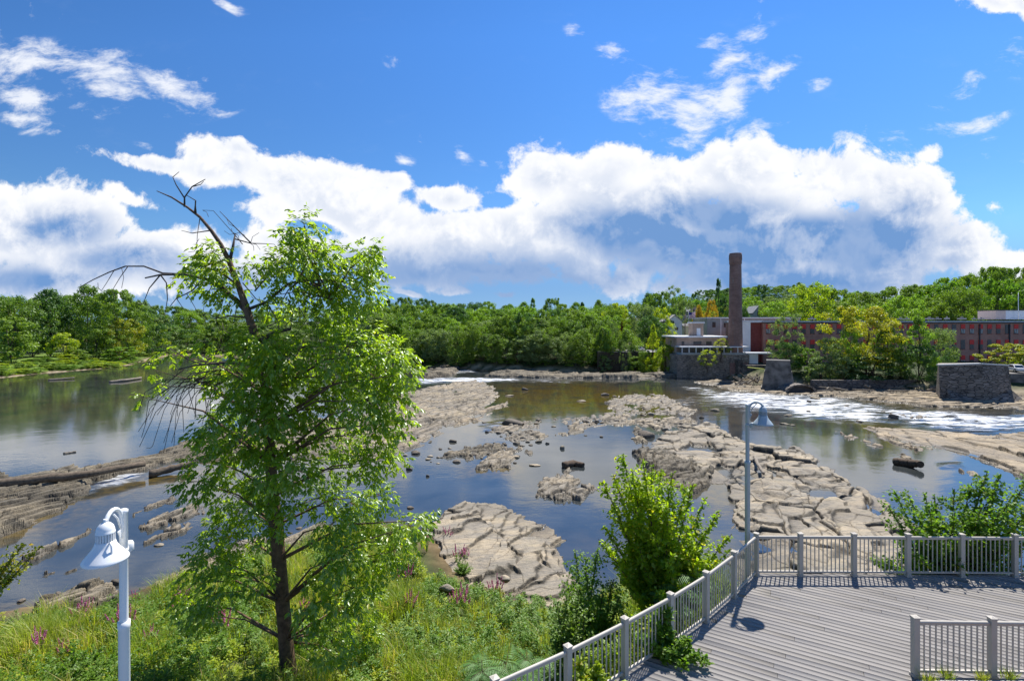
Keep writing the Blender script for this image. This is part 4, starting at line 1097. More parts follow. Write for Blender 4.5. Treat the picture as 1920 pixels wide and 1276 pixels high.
def gable_house(px0, px1, d, pybase, pyeave, pyridge, wall, roof, label, depth=8.0, wins=(), name='house', gable_front=True, cat='house'):
    x0, x1 = (px0 - 960) / FPX * d, (px1 - 960) / FPX * d
    zb, ze, zg = zr(pybase, d), zr(pyeave, d), zr(pyridge, d)
    h = empty(name, (x0, d, zb), label, cat)
    w = x1 - x0; m = MB()
    if gable_front:
        V = [(0, 0, -3), (w, 0, -3), (w, 0, ze - zb), (w / 2, 0, zg - zb), (0, 0, ze - zb)]
        V2 = [(x, depth, z) for x, y, z in V]
        m.add(V + V2, [(0, 1, 2, 3, 4), (9, 8, 7, 6, 5), (1, 6, 7, 2), (0, 4, 9, 5)])
        m.build('wall', wall, h)
        r = MB(); t = .22; e = .35
        for sx, a in ((-1, 0), (1, w)):
            sl_ = (zg - ze) / (w / 2)
            p0 = (a + sx * e, ze - zb - e * sl_ + .02); p1 = (w / 2, zg - zb + .02)
            V = [(p0[0], -e, p0[1]), (p1[0], -e, p1[1]), (p1[0], depth + e, p1[1]), (p0[0], depth + e, p0[1])]
            V += [(x, y, z + t) for x, y, z in V]
            r.add(V, [(0, 1, 2, 3), (7, 6, 5, 4), (0, 4, 5, 1), (2, 6, 7, 3), (0, 3, 7, 4)])
        r.build('roof', roof, h)
    else:
        m.box(0, w, 0, depth, -3, ze - zb); m.build('wall', wall, h)
        r = MB(); e = .35; dz = zg - ze
        V = [(-e, -e, ze - zb + .003), (w + e, -e, ze - zb + .003), (w + e, depth / 2, zg - zb), (-e, depth / 2, zg - zb), (-e, depth + e, ze - zb + .003), (w + e, depth + e, ze - zb + .003)]
        r.add(V, [(0, 1, 2, 3), (3, 2, 5, 4), (0, 3, 4), (1, 5, 2), (0, 4, 5, 1)]); r.build('roof', roof, h)
    for fx0, fx1, z0, z1 in wins:
        b = MB(); hole(b, w * fx0, w * fx1, z0, z1, 0); b.build('window', M['window_dark'], h)
    return h


gable_house(1252, 1279, 156, 621, 602, 591, M['white_wall'], M['roof_grey'], 'white gabled house among trees left of the flag', wins=((.5, .72, .4, 1.3), (.3, .45, 2.2, 3.2)))
gable_house(1156, 1180, 165, 614, 600, 593, M['brick_dark'], M['roof_dark'], 'small dark red house half hidden among the trees', wins=((.2, .35, .8, 1.8),), gable_front=False)
b = MB(); x = (1166 - 960) / FPX * 168; b.box(x, x + 1.8, 168, 170, zr(600, 168), zr(584, 168)); tag(b.build('stair_tower', M['cream']), 'cream square tower rising behind the dark red house', 'tower')
gable_house(1412, 1432, 205, 594, 586, 574, M['pale_wall'], M['roof_grey'], 'grey gabled house on the rise right of the chimney', wins=((.4, .6, .5, 2.2),))
gable_house(1432, 1452, 203, 594, 589.5, 587, M['pale_wall'], M['roof_grey'], 'low grey wing beside the gabled house on the rise', gable_front=False, name='house_wing')
gable_house(1293, 1312, 190, 592, 583, 573, M['pink'], M['roof_grey'], 'pale pink house front peeping between the orange tinged trees', wins=((.35, .5, 1.0, 2.4),))
gable_house(1283, 1298, 170, 616, 611, 606, M['cream'], M['roof_dark'], 'cream cottage at the top of the small lawn', gable_front=False, name='cottage', cat='cottage')
x = (1284.5 - 960) / FPX * 140
up = empty('utility_pole', (x, 140, 3), 'wooden utility pole standing by the small lawn', 'utility pole')
b = MB(); b.tube([(0, 0, 0), (0, 0, zr(589, 140) - 3)], [.16, .11], 7); b.build('pole', M['pole_wood'], up)
b = MB(); b.bar((-1.0, 0, zr(591, 140) - 3), (1.0, 0, zr(591, 140) - 3), .1, .12); b.build('crossarm', M['pole_wood'], up)
b = MB(); b.lathe([(.0, 0), (.28, .03), (.28, .8), (.0, .85)], 10, (.4, 0, zr(597, 140) - 3)); b.build('transformer', M['pale_wall'], up)
fx = (1291 - 960) / FPX * 158
fl = empty('flag_pole', (fx, 158, zr(612, 158)), 'small striped flag hanging from a pole at the cottage', 'flag')
b = MB(); b.tube([(0, 0, 0), (0, 0, 4.6)], .05, 6); b.build('pole', M['white_metal'], fl)
m_, t_, o_ = new_mat('flag_cloth')
sp = t_.n('ShaderNodeSeparateXYZ'); t_.link(obj_co(t_), sp.inputs[0])
stp = t_.math('GREATER_THAN', t_.math('FRACT', t_.math('MULTIPLY', sp.outputs[2], 3.2)), .5)
col_ = t_.mix(stp, (.75, .75, .76), (.50, .03, .045))
cant = t_.math('MULTIPLY', t_.math('LESS_THAN', sp.outputs[0], 1.0), t_.math('GREATER_THAN', sp.outputs[2], 3.6))
bsdf(t_, o_, t_.mix(cant, col_, (.02, .035, .16)), .8)
b = MB(); n = 9
V = [(.06 + i * .26, .16 * math.sin(i * .9), z) for z in (2.5, 4.5) for i in range(n)] + [(.06 + i * .26, .16 * math.sin(i * .9) + .02, z) for z in (2.5, 4.5) for i in range(n)]
b.add(V, [(i, i + 1, n + i + 1, n + i) for i in range(n - 1)] + [(2 * n + i, 3 * n + i, 3 * n + i + 1, 2 * n + i + 1) for i in range(n - 1)], True); b.build('cloth', m_, fl)

# car park and cars
m_, t_, o_ = new_mat('asphalt_pale')
nn = t_.noise(geo_pos(t_), .6, 5, .6); bsdf(t_, o_, t_.mix(nn, (.30, .29, .28), (.46, .45, .44)), .9, .2)
LZ = 5.3
lot = [D(1120, 0, 131.5)[:2], D(1232, 0, 131.5)[:2], D(1240, 0, 150)[:2], D(1110, 0, 150)[:2]]
b = MB(); b.add([(x, y, LZ) for x, y in lot] + [(x, y, -.5) for x, y in lot], [(0, 1, 2, 3), (0, 4, 5, 1), (1, 5, 6, 2), (2, 6, 7, 3), (3, 7, 4, 0)])
b.M = [0, 1, 1, 1, 1]
tag(b.build('car_park', [m_, plain('earth_bank', (.075, .06, .04), .95, .5, .8)]), kind='structure')
M['tyre'] = plain('tyre', (.02, .02, .021), .9, .2)
M['rim'] = plain('rim', (.5, .5, .52), .35, .1, metal=.8)
M['glass'] = plain('glass', (.02, .024, .028), .06, .2, spec=.8)
M['lamp_red'] = plain('lamp_red', (.35, .01, .012), .3, .2)
M['lamp_clear'] = plain('lamp_clear', (.75, .75, .72), .2, .1)


def car(x, y, z, rz, paint, label, suv=False):
    root = empty('parked_car', (x, y, z), label, 'car', 'cars in the car park', rz)
    H = 1.72 if suv else 1.42; bl = .95 if suv else .82
    m = MB()
    pr = [(-2.2, .38), (-2.25, .62), (-2.15, bl), (-1.2, bl + .04), (-.95, bl + .06), (1.3 if not suv else 1.75, bl + .06), (2.1, bl), (2.22, .6), (2.18, .36)]
    n = len(pr)
    V = [(px_, -.86, pz) for px_, pz in pr] + [(px_, .86, pz) for px_, pz in pr]
    m.add(V, [tuple(range(n)), tuple(reversed(range(n, 2 * n)))] + [(i, n + i, n + (i + 1) % n, (i + 1) % n) for i in range(n)])
    m.build('body', paint, root)
    xr = 2.05 if suv else 1.55
    q = [(-1.2, bl + .05), (-.45, H - .05), (-.2, H), (xr - .55, H), (xr - .35, H - .05), (xr, bl + .06)]
    V = [(px_, -.8 if k in (0, 5) else -.66, pz) for k, (px_, pz) in enumerate(q)] + [(px_, .8 if k in (0, 5) else .66, pz) for k, (px_, pz) in enumerate(q)]
    k = len(q); m = MB(); m.add(V, [tuple(range(k)), tuple(reversed(range(k, 2 * k)))] + [(i, k + i, k + (i + 1) % k, (i + 1) % k) for i in range(k)]); m.build('cabin', paint, root)
    m = MB()
    for s in (-1, 1): m.add([(-.95, s * .79, bl + .1), (xr - .3, s * .79, bl + .1), (xr - .6, s * .69, H - .12), (-.42, s * .69, H - .12)], [(0, 1, 2, 3) if s < 0 else (3, 2, 1, 0)])
    m.add([(-1.215, -.7, bl + .09), (-1.215, .7, bl + .09), (-.5, .6, H - .06), (-.5, -.6, H - .06)], [(3, 2, 1, 0)]); m.build('windows', M['glass'], root)
    for wx in (-1.35, 1.35):
        for s in (-1, 1):
            m = MB(); m.tube([(wx, s * .68, .33), (wx, s * .9, .33)], .33, 16); w = m.build('wheel', M['tyre'], root)
            m = MB(); m.tube([(wx, s * .9, .33), (wx, s * .915, .33)], .2, 12); m.build('rim', M['rim'], w)
    for s in (-1, 1):
        m = MB(); m.box(-2.24, -2.17, s * .6 - .16, s * .6 + .16, .66, .8); m.build('headlight', M['lamp_clear'], root)
        m = MB(); m.box(2.13, 2.2, s * .65 - .12, s * .65 + .12, .66, .84); m.build('tail_light', M['lamp_red'], root)
    return root


P_BLACK = plain('paint_black', (.022, .023, .027), .22, .2, spec=.6)
P_WHITE = plain('paint_white', (.72, .72, .72), .25, .05, spec=.6)
car((1201 - 960) / FPX * 138, 138, LZ, R(78), P_BLACK, 'dark parked suv in the car park', True)
car((1174 - 960) / FPX * 139, 139, LZ, R(20), P_BLACK, 'low dark parked car left of the suv')
car((1193 - 960) / FPX * 133.6, 133.6, LZ, R(30), P_WHITE, 'white parked car in front of the dark ones')
car((1906 - 960) / FPX * 98, 98, CZ - (697 - HZ) / FPX * 98, R(70), P_WHITE, 'white parked car beside the stone abutment at the right edge')
b = MB(); x0 = (1895 - 960) / FPX * 95; b.box(x0, x0 + 30, 95, 104, -1, CZ - (697.5 - HZ) / FPX * 98); tag(b.build('river_wall', M['concrete']), 'low concrete retaining wall at the right edge carrying the white car', 'wall')

# old bridge abutment, pier and other masonry on the far shore
ay = 82.0
def apx(px, d=ay): return (px - 960) / FPX * d
ab = empty('bridge_abutment', (0, 0, 0), 'big dark rubble stone abutment with pale coping at the right', 'abutment')
zA = lambda py: CZ - (py - HZ) / FPX * ay
m = MB()
base = zA(744) - .6
f = [(apx(1766), ay + .6, zA(686)), (apx(1827), ay - 1.2, zA(682)), (apx(1893), ay + .2, zA(686))]
bt = [(f[0][0] - .2, f[0][1] - .5, base), (f[1][0], f[1][1] - .5, base), (f[2][0] + .3, f[2][1] - .5, base)]
bk = [(f[0][0] + 5.2, ay + 7, f[0][2]), (f[2][0], ay + 7, f[2][2])]; bk2 = [(f[0][0] + 5.2, ay + 7.5, base), (f[2][0] + .5, ay + 7.5, base)]
m.add(f + bt + bk + bk2, [(0, 3, 4, 1), (1, 4, 5, 2), (2, 5, 10 - 0, 7), (0, 6, 9 - 0, 3), (0, 1, 2, 7, 6), (6, 7, 10, 9)] if False else [(0, 3, 4, 1), (1, 4, 5, 2), (2, 5, 9, 7), (6, 8, 3, 0), (0, 1, 2, 7, 6), (7, 9, 8, 6)])
m.build('wall', M['rubble'], ab)
m = MB()
for a, c in ((f[0], f[1]), (f[1], f[2])):
    m.bar((a[0], a[1] + .25, a[2] + .12), (c[0], c[1] + .25, c[2] + .12), .7, .22)
m.build('coping', M['cap'], ab)
m = MB(); m.add([(apx(1768), ay - .6, base - .2), (apx(1902), ay - .6, base - .2), (apx(1893), ay - .1, zA(728)), (apx(1775), ay - .1, zA(730)), (apx(1768), ay - 1.9, base - .2), (apx(1905), ay - 1.9, base - .2)], [(4, 5, 2, 3), (4, 3, 0), (5, 1, 2)]); m.build('footing', M['rubble'], ab)
wg = MB(); zz = 1.0
V = [(f[0][0] - .5, ay + .9, zz - 1.5), (f[0][0] + .6, ay + .9, zz - 1.5), (f[0][0] + .6, ay + .9, zA(684.5)), (f[0][0] - .4, ay + .9, zA(690))]

py_ = 97.0
pz = lambda py: CZ - (py - HZ) / FPX * py_
pr = empty('concrete_pier', (apx(1459, py_), py_, pz(724) - .2), 'stained grey concrete bridge pier standing on the far shore ledge', 'pier')
hh = pz(676) - pz(724) + .2
pr.rotation_euler = (0, 0, -.48)
m = MB()
for (z0, a0, z1, a1) in ((0, 2.75, hh * .62, 2.3), (hh * .62, 2.22, hh, 1.95)):
    V = [(sx * a, sy * a * .75, z) for z, a in ((z0, a0), (z1, a1)) for sx, sy in ((-1, -1), (1, -1), (1, 1), (-1, 1))]
    m.add(V, [(0, 1, 5, 4), (1, 2, 6, 5), (2, 3, 7, 6), (3, 0, 4, 7), (4, 5, 6, 7)])
m.build('shaft', M['concrete'], pr)
m = MB(); m.box(-2.0, 2.0, -1.5, 1.5, hh + .003, hh + .16); m.build('cap', M['concrete'], pr)
m = MB(); m.box(-2.9, 2.9, -2.3, 2.3, -1.4, .12); m.build('footing', M['concrete'], pr)
cx_ = apx(1502, 92); cz_ = CZ - (733 - HZ) / FPX * 92 - .15
cul = empty('culvert', (cx_, 92, cz_), 'low dark culvert mouth under a flat arch beside the concrete pier', 'culvert')
cu = MB(); n = 12
arc = [(2.35 * math.cos(math.pi * i / n), 1.15 * math.sin(math.pi * i / n)) for i in range(n + 1)]
V = [(x * f, y, z * f) for y in (-.2, 3.0) for f in (1.0, 1.2) for x, z in arc]; k = n + 1
F = []
for i in range(n):
    F += [(i, i + 1, k + i + 1, k + i), (k + i, k + i + 1, 3 * k + i + 1, 3 * k + i), (i + 1, i, 2 * k + i, 2 * k + i + 1)]
cu.add(V, F); cu.build('arch_ring', M['rubble'], cul)
cu = MB(); V = [(x * .998, .5, z * .998) for x, z in arc]; cu.add(V, [tuple(range(k))]); cu.box(-2.3, 2.3, .2, .5, -.6, 0); cu.build('shade_sheet', M['roof_dark'], cul)  # dark sheet across the arch, its colour standing for the shade inside
b = MB(); b.box(apx(1525, 97), apx(1758, 97), 97, 98, -.4, 1.75); tag(b.build('shore_wall', M['rubble']), 'low dark retaining wall along the shore below the golden tree', 'wall')  # dark stone, with the shade of the trees put into its colour
b = MB(); b.bar((apx(1402, 110), 110, 3.1), (apx(1432, 108), 108, 2.9), .9, .16); tag(b.build('plank_walkway', plain('mossy_plank', (.30, .33, .06), .9)), 'mossy plank walkway left of the concrete pier', 'walkway')

# driftwood heaped against the pier, logs on the ledges
def log(pts, rad, label, cat='log', k=9, mat='dead_wood', name='log', group=None):
    m = MB(); n = 14; P_ = []
    pts = [np.array(p, float) for p in pts]
    for i in range(n):
        t = i / (n - 1) * (len(pts) - 1); a = min(int(t), len(pts) - 2)
        P_.append(pts[a] + (pts[a + 1] - pts[a]) * (t - a) + np.array([random.uniform(-1, 1), random.uniform(-1, 1), random.uniform(-.6, .6)]) * rad * .22)
    m.tube(P_, [rad * (1.1 - .35 * i / n) * random.uniform(.88, 1.1) for i in range(n)], k)
    return tag(m.build(name, M[mat], None), label, cat, group)


log([P(-60, 912, .75), P(60, 900, .8), P(160, 890, .82), P(272, 868, .85)], .32, 'long weathered drift log lying along the left ledge', mat='drift_log')
log([P(280, 888, .3), P(330, 876, .45), P(365, 868, .6)], .3, 'short grey log resting against the ledge left of the big tree', mat='drift_log')
log([P(425, 826, 1.0), P(470, 808, 1.2), P(520, 798, 1.5)], .42, 'thick dead trunk lying on the ridge behind the big tree', mat='drift_log')
log([P(1056, 873, .15), P(1076, 868, .2), P(1094, 872, .12)], .3, 'dark stub log stranded in the pale central pool', mat='bark')
log([P(1680, 866, .2), P(1705, 868, .3), P(1727, 870, .45)], .36, 'dark beached log in the pool at the right', mat='bark')
log([P(120, 850, .02), P(143, 846, .06)], .12, 'floating stick in the calm left pool', name='stick', cat='stick')
log([P(205, 716, .1), P(235, 712, .3), P(265, 708, .25)], .3, 'snag of drift branches in the left pool by the river bend', name='snag', cat='driftwood')
log([P(90, 712, .1), P(140, 708, .25)], .2, 'second drift stick near the grassy left shore', name='stick', cat='stick')
log([P(1415, 855, .6), P(1422, 872, .7), P(1432, 888, .6)], .14, 'bleached branch lying on the great pavement right of the far lamp', name='branch', cat='branch')
for i in range(26):
    a = P(RT.uniform(1375, 1430), RT.uniform(708, 722), .6); q = a + np.array([RT.uniform(-2.5, 2.5), RT.uniform(-1, 1), RT.uniform(-.2, 1.6)])
    log([a, (a + q) / 2, q], RT.uniform(.06, .16), 'bleached branch in the driftwood heap left of the pier', 'driftwood', 6, name='driftwood', group='driftwood heap by the pier')
for i in range(12):
    a = P(RT.uniform(1530, 1760), RT.uniform(724, 733), .7); q = a + np.array([RT.uniform(-4, 4), RT.uniform(-1, 1), RT.uniform(-.1, .5)])
    log([a, (a + q) / 2, q], RT.uniform(.09, .22), 'grey drift log scattered along the dry far shelf', 'driftwood', 6, name='driftwood', group='driftwood on the far shelf')


# ------------------------------------------------------------------ the deck with its railings and lamps
DZ = 5.5
M['rail'] = plain('rail_paint', (0.45, 0.412, 0.352), .5, .08, 2, bstr=.05)
M['lamp'] = plain('lamp_paint', (0.76, 0.76, 0.74), .35, .05, 2, bstr=.03)
M['lamp_grey'] = plain('lamp_paint_far', (0.36, 0.42, 0.45), .4, .08, 2, bstr=.03)
m_, t_, o_ = new_mat('deck_boards')
r_ = attr(t_, 'rnd'); pp_ = t_.mapping(geo_pos(t_), (0, 0, 0), (0, 0, R(30)), (.6, 9, 1))
nn = t_.noise(pp_, 3, 6, .65); n3 = t_.noise(geo_pos(t_), .5, 4, .6)
cc = t_.mix(r_, (.215, .2, .186), (.226, .21, .195)); cc = t_.mix(t_.ramp(nn, .3, .7, 0, .15), cc, (.172, .158, .146)); cc = t_.mix(t_.ramp(n3, .5, .75, 0, .5), cc, (.245, .228, .21))
bsdf(t_, o_, cc, .75, .3, 0, nn, .35, .004)
M['deck'] = m_

LR = [(6.46, 13.54), (5.40, 12.45), (4.33, 11.42), (3.25, 10.5), (2.12, 9.62), (0.96, 8.78), (-0.27, 7.98), (-1.55, 7.25), (-2.85, 6.6)]
FR = [(6.46, 13.54), (7.62, 13.53), (9.03, 13.52), (10.44, 13.50), (11.84, 13.48), (13.22, 13.46), (14.6, 13.44), (16.0, 13.42), (17.4, 13.4), (18.8, 13.38)]
NR = [(7.60, 9.65), (9.02, 9.62), (10.44, 9.59), (11.86, 9.56), (13.28, 9.53)]
out = [(-.09, .09)] * len(LR)
edge = [(x - .10, y + .10) for x, y in LR]
A_ = edge[::-1] + [(20, 13.5), (20, 2.5), (-5.5, 2.5), (-4.6, 5.9)]


def clip(poly, a, b, c):      # keep a*x+b*y<=c
    o = []
    for i in range(len(poly)):
        p, q = poly[i], poly[(i + 1) % len(poly)]
        dp, dq = a * p[0] + b * p[1] - c, a * q[0] + b * q[1] - c
        if dp <= 0: o.append(p)
        if (dp < 0 < dq) or (dq < 0 < dp):
            t = dp / (dp - dq); o.append((p[0] + (q[0] - p[0]) * t, p[1] + (q[1] - p[1]) * t))
    return o


def make_deck():
    ang = R(-30); nx, ny = -math.sin(ang), math.cos(ang)
    V = []; F = {}; rnd = {}
    wv = .146
    tone = {}
    for poly in (A_,):
        c = [x * nx + y * ny for x, y in poly]
        k = math.floor(min(c) / wv)
        while k * wv < max(c):
            strip = clip(clip(poly, -nx, -ny, -k * wv), nx, ny, k * wv + wv - .0045)
            off = random.uniform(0, 4.9); ex_, ey_ = math.cos(ang), math.sin(ang)
            for jj in range(-8, 9):
                q = clip(clip(strip, -ex_, -ey_, -(off + jj * 4.9)), ex_, ey_, off + jj * 4.9 + 4.894) if len(strip) > 2 else []
                if len(q) < 3: continue
                n0 = len(V); n = len(q)
                V += [(x, y, DZ) for x, y in q] + [(x, y, DZ - .03) for x, y in q]
                tn = random.random()
                a = sum(q[i][0] * q[(i + 1) % n][1] - q[(i + 1) % n][0] * q[i][1] for i in range(n))
                top = [n0 + i for i in range(n)]
                if a < 0: top.reverse()
                F.setdefault(n, []).append(top); rnd.setdefault(n, []).append(tn)
                for i in range(n):
                    F.setdefault(4, []).append([n0 + i, n0 + n + i, n0 + n + (i + 1) % n, n0 + (i + 1) % n]); rnd.setdefault(4, []).append(tn)
            k += 1
    ks = list(F)
    me = np_mesh('deck', V, [np.array(F[k]) for k in ks], M['deck'], {'rnd': ('FACE', np.concatenate([rnd[k] for k in ks]))})
    dk = tag(link('deck', me), kind='structure')
    b = MB(); n = len(edge)
    f = edge[::-1] + [(20, 13.5)]
    for i in range(len(f) - 1): b.bar((*f[i], DZ - .19), (*f[i + 1], DZ - .19), .04, .30)
    b.add([(x, y, DZ - .06) for x, y in edge[::-1] + [(20, 13.45), (20, 2.5), (-5.5, 2.5)]], [tuple(range(n + 3))])
    tag(b.build('deck_frame', M['roof_dark']), kind='structure')


make_deck()


def railing(pts, label, skip_first=False):
    root = empty('deck_railing', (*pts[0], DZ), label, 'railing')
    o = np.array([*pts[0], 0.0])
    P3 = [np.array([x, y, 0.0]) - o for x, y in pts]
    for i, p in enumerate(P3):
        d = P3[min(i + 1, len(P3) - 1)] - P3[max(i - 1, 0)]; d /= np.linalg.norm(d)
        if not (skip_first and i == 0):
            m = MB(); m.bar(p + (0, 0, .001), p + (0, 0, 1.10), .105, .105, up=d); po = m.build('post', M['rail'], root)
            c = MB(); c.bar(p + (0, 0, 1.101), p + (0, 0, 1.125), .125, .125, up=d)
            a = .0625; n = np.cross(d, (0, 0, 1)); q = [p + d * sx * .055 + n * sy * .055 + (0, 0, 1.125) for sx, sy in ((-1, -1), (1, -1), (1, 1), (-1, 1))]
            c.add(q + [p + (0, 0, 1.15)], [(0, 1, 4), (1, 2, 4), (2, 3, 4), (3, 0, 4)]); c.build('post_cap', M['rail'], po)
            c = MB(); c.bar(p + (0, 0, .0), p + (0, 0, .045), .135, .135, up=d); c.build('base_trim', M['rail'], po)
        if i < len(P3) - 1:
            q = P3[i + 1]; e = (q - p) / np.linalg.norm(q - p); s = p + e * .055; t = q - e * .055; L = np.linalg.norm(t - s)
            m = MB(); m.tube([s + (0, 0, 1.02), t + (0, 0, 1.02)], .032, 10, False); m.bar(s + (0, 0, .985), t + (0, 0, .985), .035, .03); m.build('top_rail', M['rail'], root)
            m = MB(); m.bar(s + (0, 0, .105), t + (0, 0, .105), .042, .045); m.build('bottom_rail', M['rail'], root)
            m = MB(); n = int(round(L / .113))
            for k in range(1, n):
                b_ = s + e * (L * k / n); m.bar(b_ + (0, 0, .128), b_ + (0, 0, .97), .02, .02, up=e)
            m.build('balusters', M['rail'], root)
    return root


railing(LR, 'pale metal railing running diagonally along the left side of the deck')
railing(FR, 'pale metal railing along the river end of the deck before the right bush', True)
railing(NR, 'short separate pale railing at the bottom right of the deck')

# planting bed behind the near railing
m_, t_, o_ = new_mat('mulch'); nn = t_.noise(geo_pos(t_), 14, 6, .7)
bsdf(t_, o_, t_.mix(t_.ramp(nn, .3, .7), (.10, .055, .03), (.30, .19, .115)), .95, .2, 0, nn, .9, .03)
b = MB(); b.box(7.41, 20, 2.5, 9.30, DZ + .004, DZ + .05); tag(b.build('planting_bed', m_), kind='structure')
b = MB(); b.box(7.42, 20, 9.303, 9.40, DZ + .004, DZ + .09); tag(b.build('bed_kerb', M['cap']), kind='structure')


def lamp(x, y, z0, ztop, adir, mat, label, lean=0.0, s=1.0, box_side=1):
    root = empty('street_lamp', (x, y, z0), label, 'street lamp', 'lamps beside the deck')
    root.rotation_euler = (0, lean, math.atan2(adir[1], adir[0]))
    h = ztop - z0; zs = h - 1.55; R_ = .37
    m = MB(); m.lathe([(.13, 0), (.13, .05), (.08, .09), (.066, .14), (.066, zs - .1), (.072, zs - .09), (.072, zs), (.0, zs + .003)], 20); m.build('lower_pole', mat, root)
    m = MB(); m.lathe([(.05, zs + .002), (.05, h - .10), (.055, h - .095), (.055, h - .06), (.03, h - .045), (.0, h - .04)], 18); m.build('upper_pole', mat, root)
    # double crook carrying the head
    cr = MB()
    pts = [(.0 + .03, 0, h - .42), (.035, 0, h - .25)]
    for i in range(10):
        a = math.pi * (1 - i / 9 * .78); pts.append((.215 + .18 * math.cos(a), 0, h - .2 + .22 * math.sin(a)))
    pts += [(R_, 0, h - .09)]
    cr.tube(pts, [.028] * 2 + [.027] * 10 + [.024], 10)
    cr.bar((.03, 0, h - .42), (.09, 0, h - .30), .02, .05); cr.tube([(.045, 0, h - .32), (.13, 0, h - .12), (.22, 0, h - .03)], .012, 6)
    cr.build('arm', mat, root)
    hd = MB(); c = (R_, 0, h - .43)
    hd.lathe([(.001, .35), (.03, .35), (.055, .335), (.085, .30), (.098, .26), (.10, .235), (.104, .23), (.104, .215)], 24, c)
    hd.tube([(R_, 0, h - .09), (R_ , 0, h - .04)], .022, 8)
    house = hd.build('lamp_housing', mat, root)
    fn = MB()
    for k in range(22):
        a = 2 * math.pi * k / 22
        fn.bar((c[0] + .088 * math.cos(a), c[1] + .088 * math.sin(a), c[2] + .12), (c[0] + .088 * math.cos(a), c[1] + .088 * math.sin(a), c[2] + .214), .010, .03, up=(math.cos(a), math.sin(a), 0))
    fn.lathe([(.08, .12), (.08, .214)], 24, c); fn.build('cooling_fins', mat, house)
    sh = MB(); z = h - .53
    sh.lathe([(.082, .22), (.104, .212), (.112, .19), (.122, .16), (.150, .115), (.190, .065), (.232, .012), (.248, -.012), (.248, -.035), (.238, -.035), (.222, .0), (.18, .055), (.13, .11), (.05, .12)], 36, (R_, 0, z)); shade = sh.build('shade', mat, root)
    ln = MB(); ln.lathe([(.22, .0), (.18, -.02), (.0, -.03)], 20, (R_, 0, z)); ln.build('lens', M['lamp_clear'], shade)
    for a in (.9, -2.2):
        br = MB(); ca, sa = math.cos(a), math.sin(a)
        br.tube([(R_ + .10 * ca, .10 * sa, z + .20), (R_ + .135 * ca, .135 * sa, z + .22), (R_ + .165 * ca, .165 * sa, z + .18), (R_ + .165 * ca, .165 * sa, z + .08)], .011, 6); br.build('shade_clip', mat, shade)
    sb = MB(); sb.lathe([(.001, -.06), (.05, -.06), (.06, -.05), (.06, .04), (.045, .07), (.001, .075)], 16, (-.115 * box_side, -.0, h - .60)); sb.bar((-.06 * box_side, 0, h - .6), (0, 0, h - .6), .06, .08); sb.build('photocell_box', mat, root)
    cl = MB(); cl.lathe([(.053, -.03), (.058, -.03), (.058, .03), (.053, .03)], 16, (0, 0, h - .60)); cl.build('clamp', mat, root)
    return root


lx, ld = (236 - 960) / FPX * 6.9, 6.9
lamp(lx, ld, 4.2, CZ - (944 - HZ) / FPX * ld, (.06, -.43), M['lamp'], 'white street lamp with bell shade close by at the lower left', lean=R(.6))
lx, ld = (1401.5 - 960) / FPX * 13.65, 13.65
lamp(lx, ld, 2.0, CZ - (754 - HZ) / FPX * ld, (.46, -.22), M['lamp_grey'], 'grey street lamp with curved arm behind the deck corner', box_side=-1)


# ------------------------------------------------------------------ the big near tree and the bushes
def leaflets(C, dr, ln, wd, flat=.5, twist=1.0):
    """narrow pointed blades: C base (n,3), dr direction (n,3), ln length, wd half width -> two folded halves each"""
    n = len(C)
    up = np.array([0, 0, 1.0]) * flat + rand_dirs(n) * twist
    s = np.cross(dr, up); s /= np.linalg.norm(s, axis=1)[:, None] + 1e-9
    nm = np.cross(s, dr)
    L = ln[:, None]; W = wd[:, None]
    a = C; b = C + dr * L * .45 + s * W - nm * W * .25; c = C + dr * L - nm * L * .12; d = C + dr * L * .45 - s * W - nm * W * .25; e = C + dr * L * .5 + nm * W * .12
    V = np.stack([a, b, c, d, e], 1).reshape(-1, 3)
    i = np.arange(n)[:, None] * 5
    F = np.concatenate([i + np.array([[0, 1, 2, 4]]), i + np.array([[0, 4, 2, 3]])], 1).reshape(-1, 4)
    return V, F


def unit(v): return v / (np.linalg.norm(v, axis=-1, keepdims=True) + 1e-9)


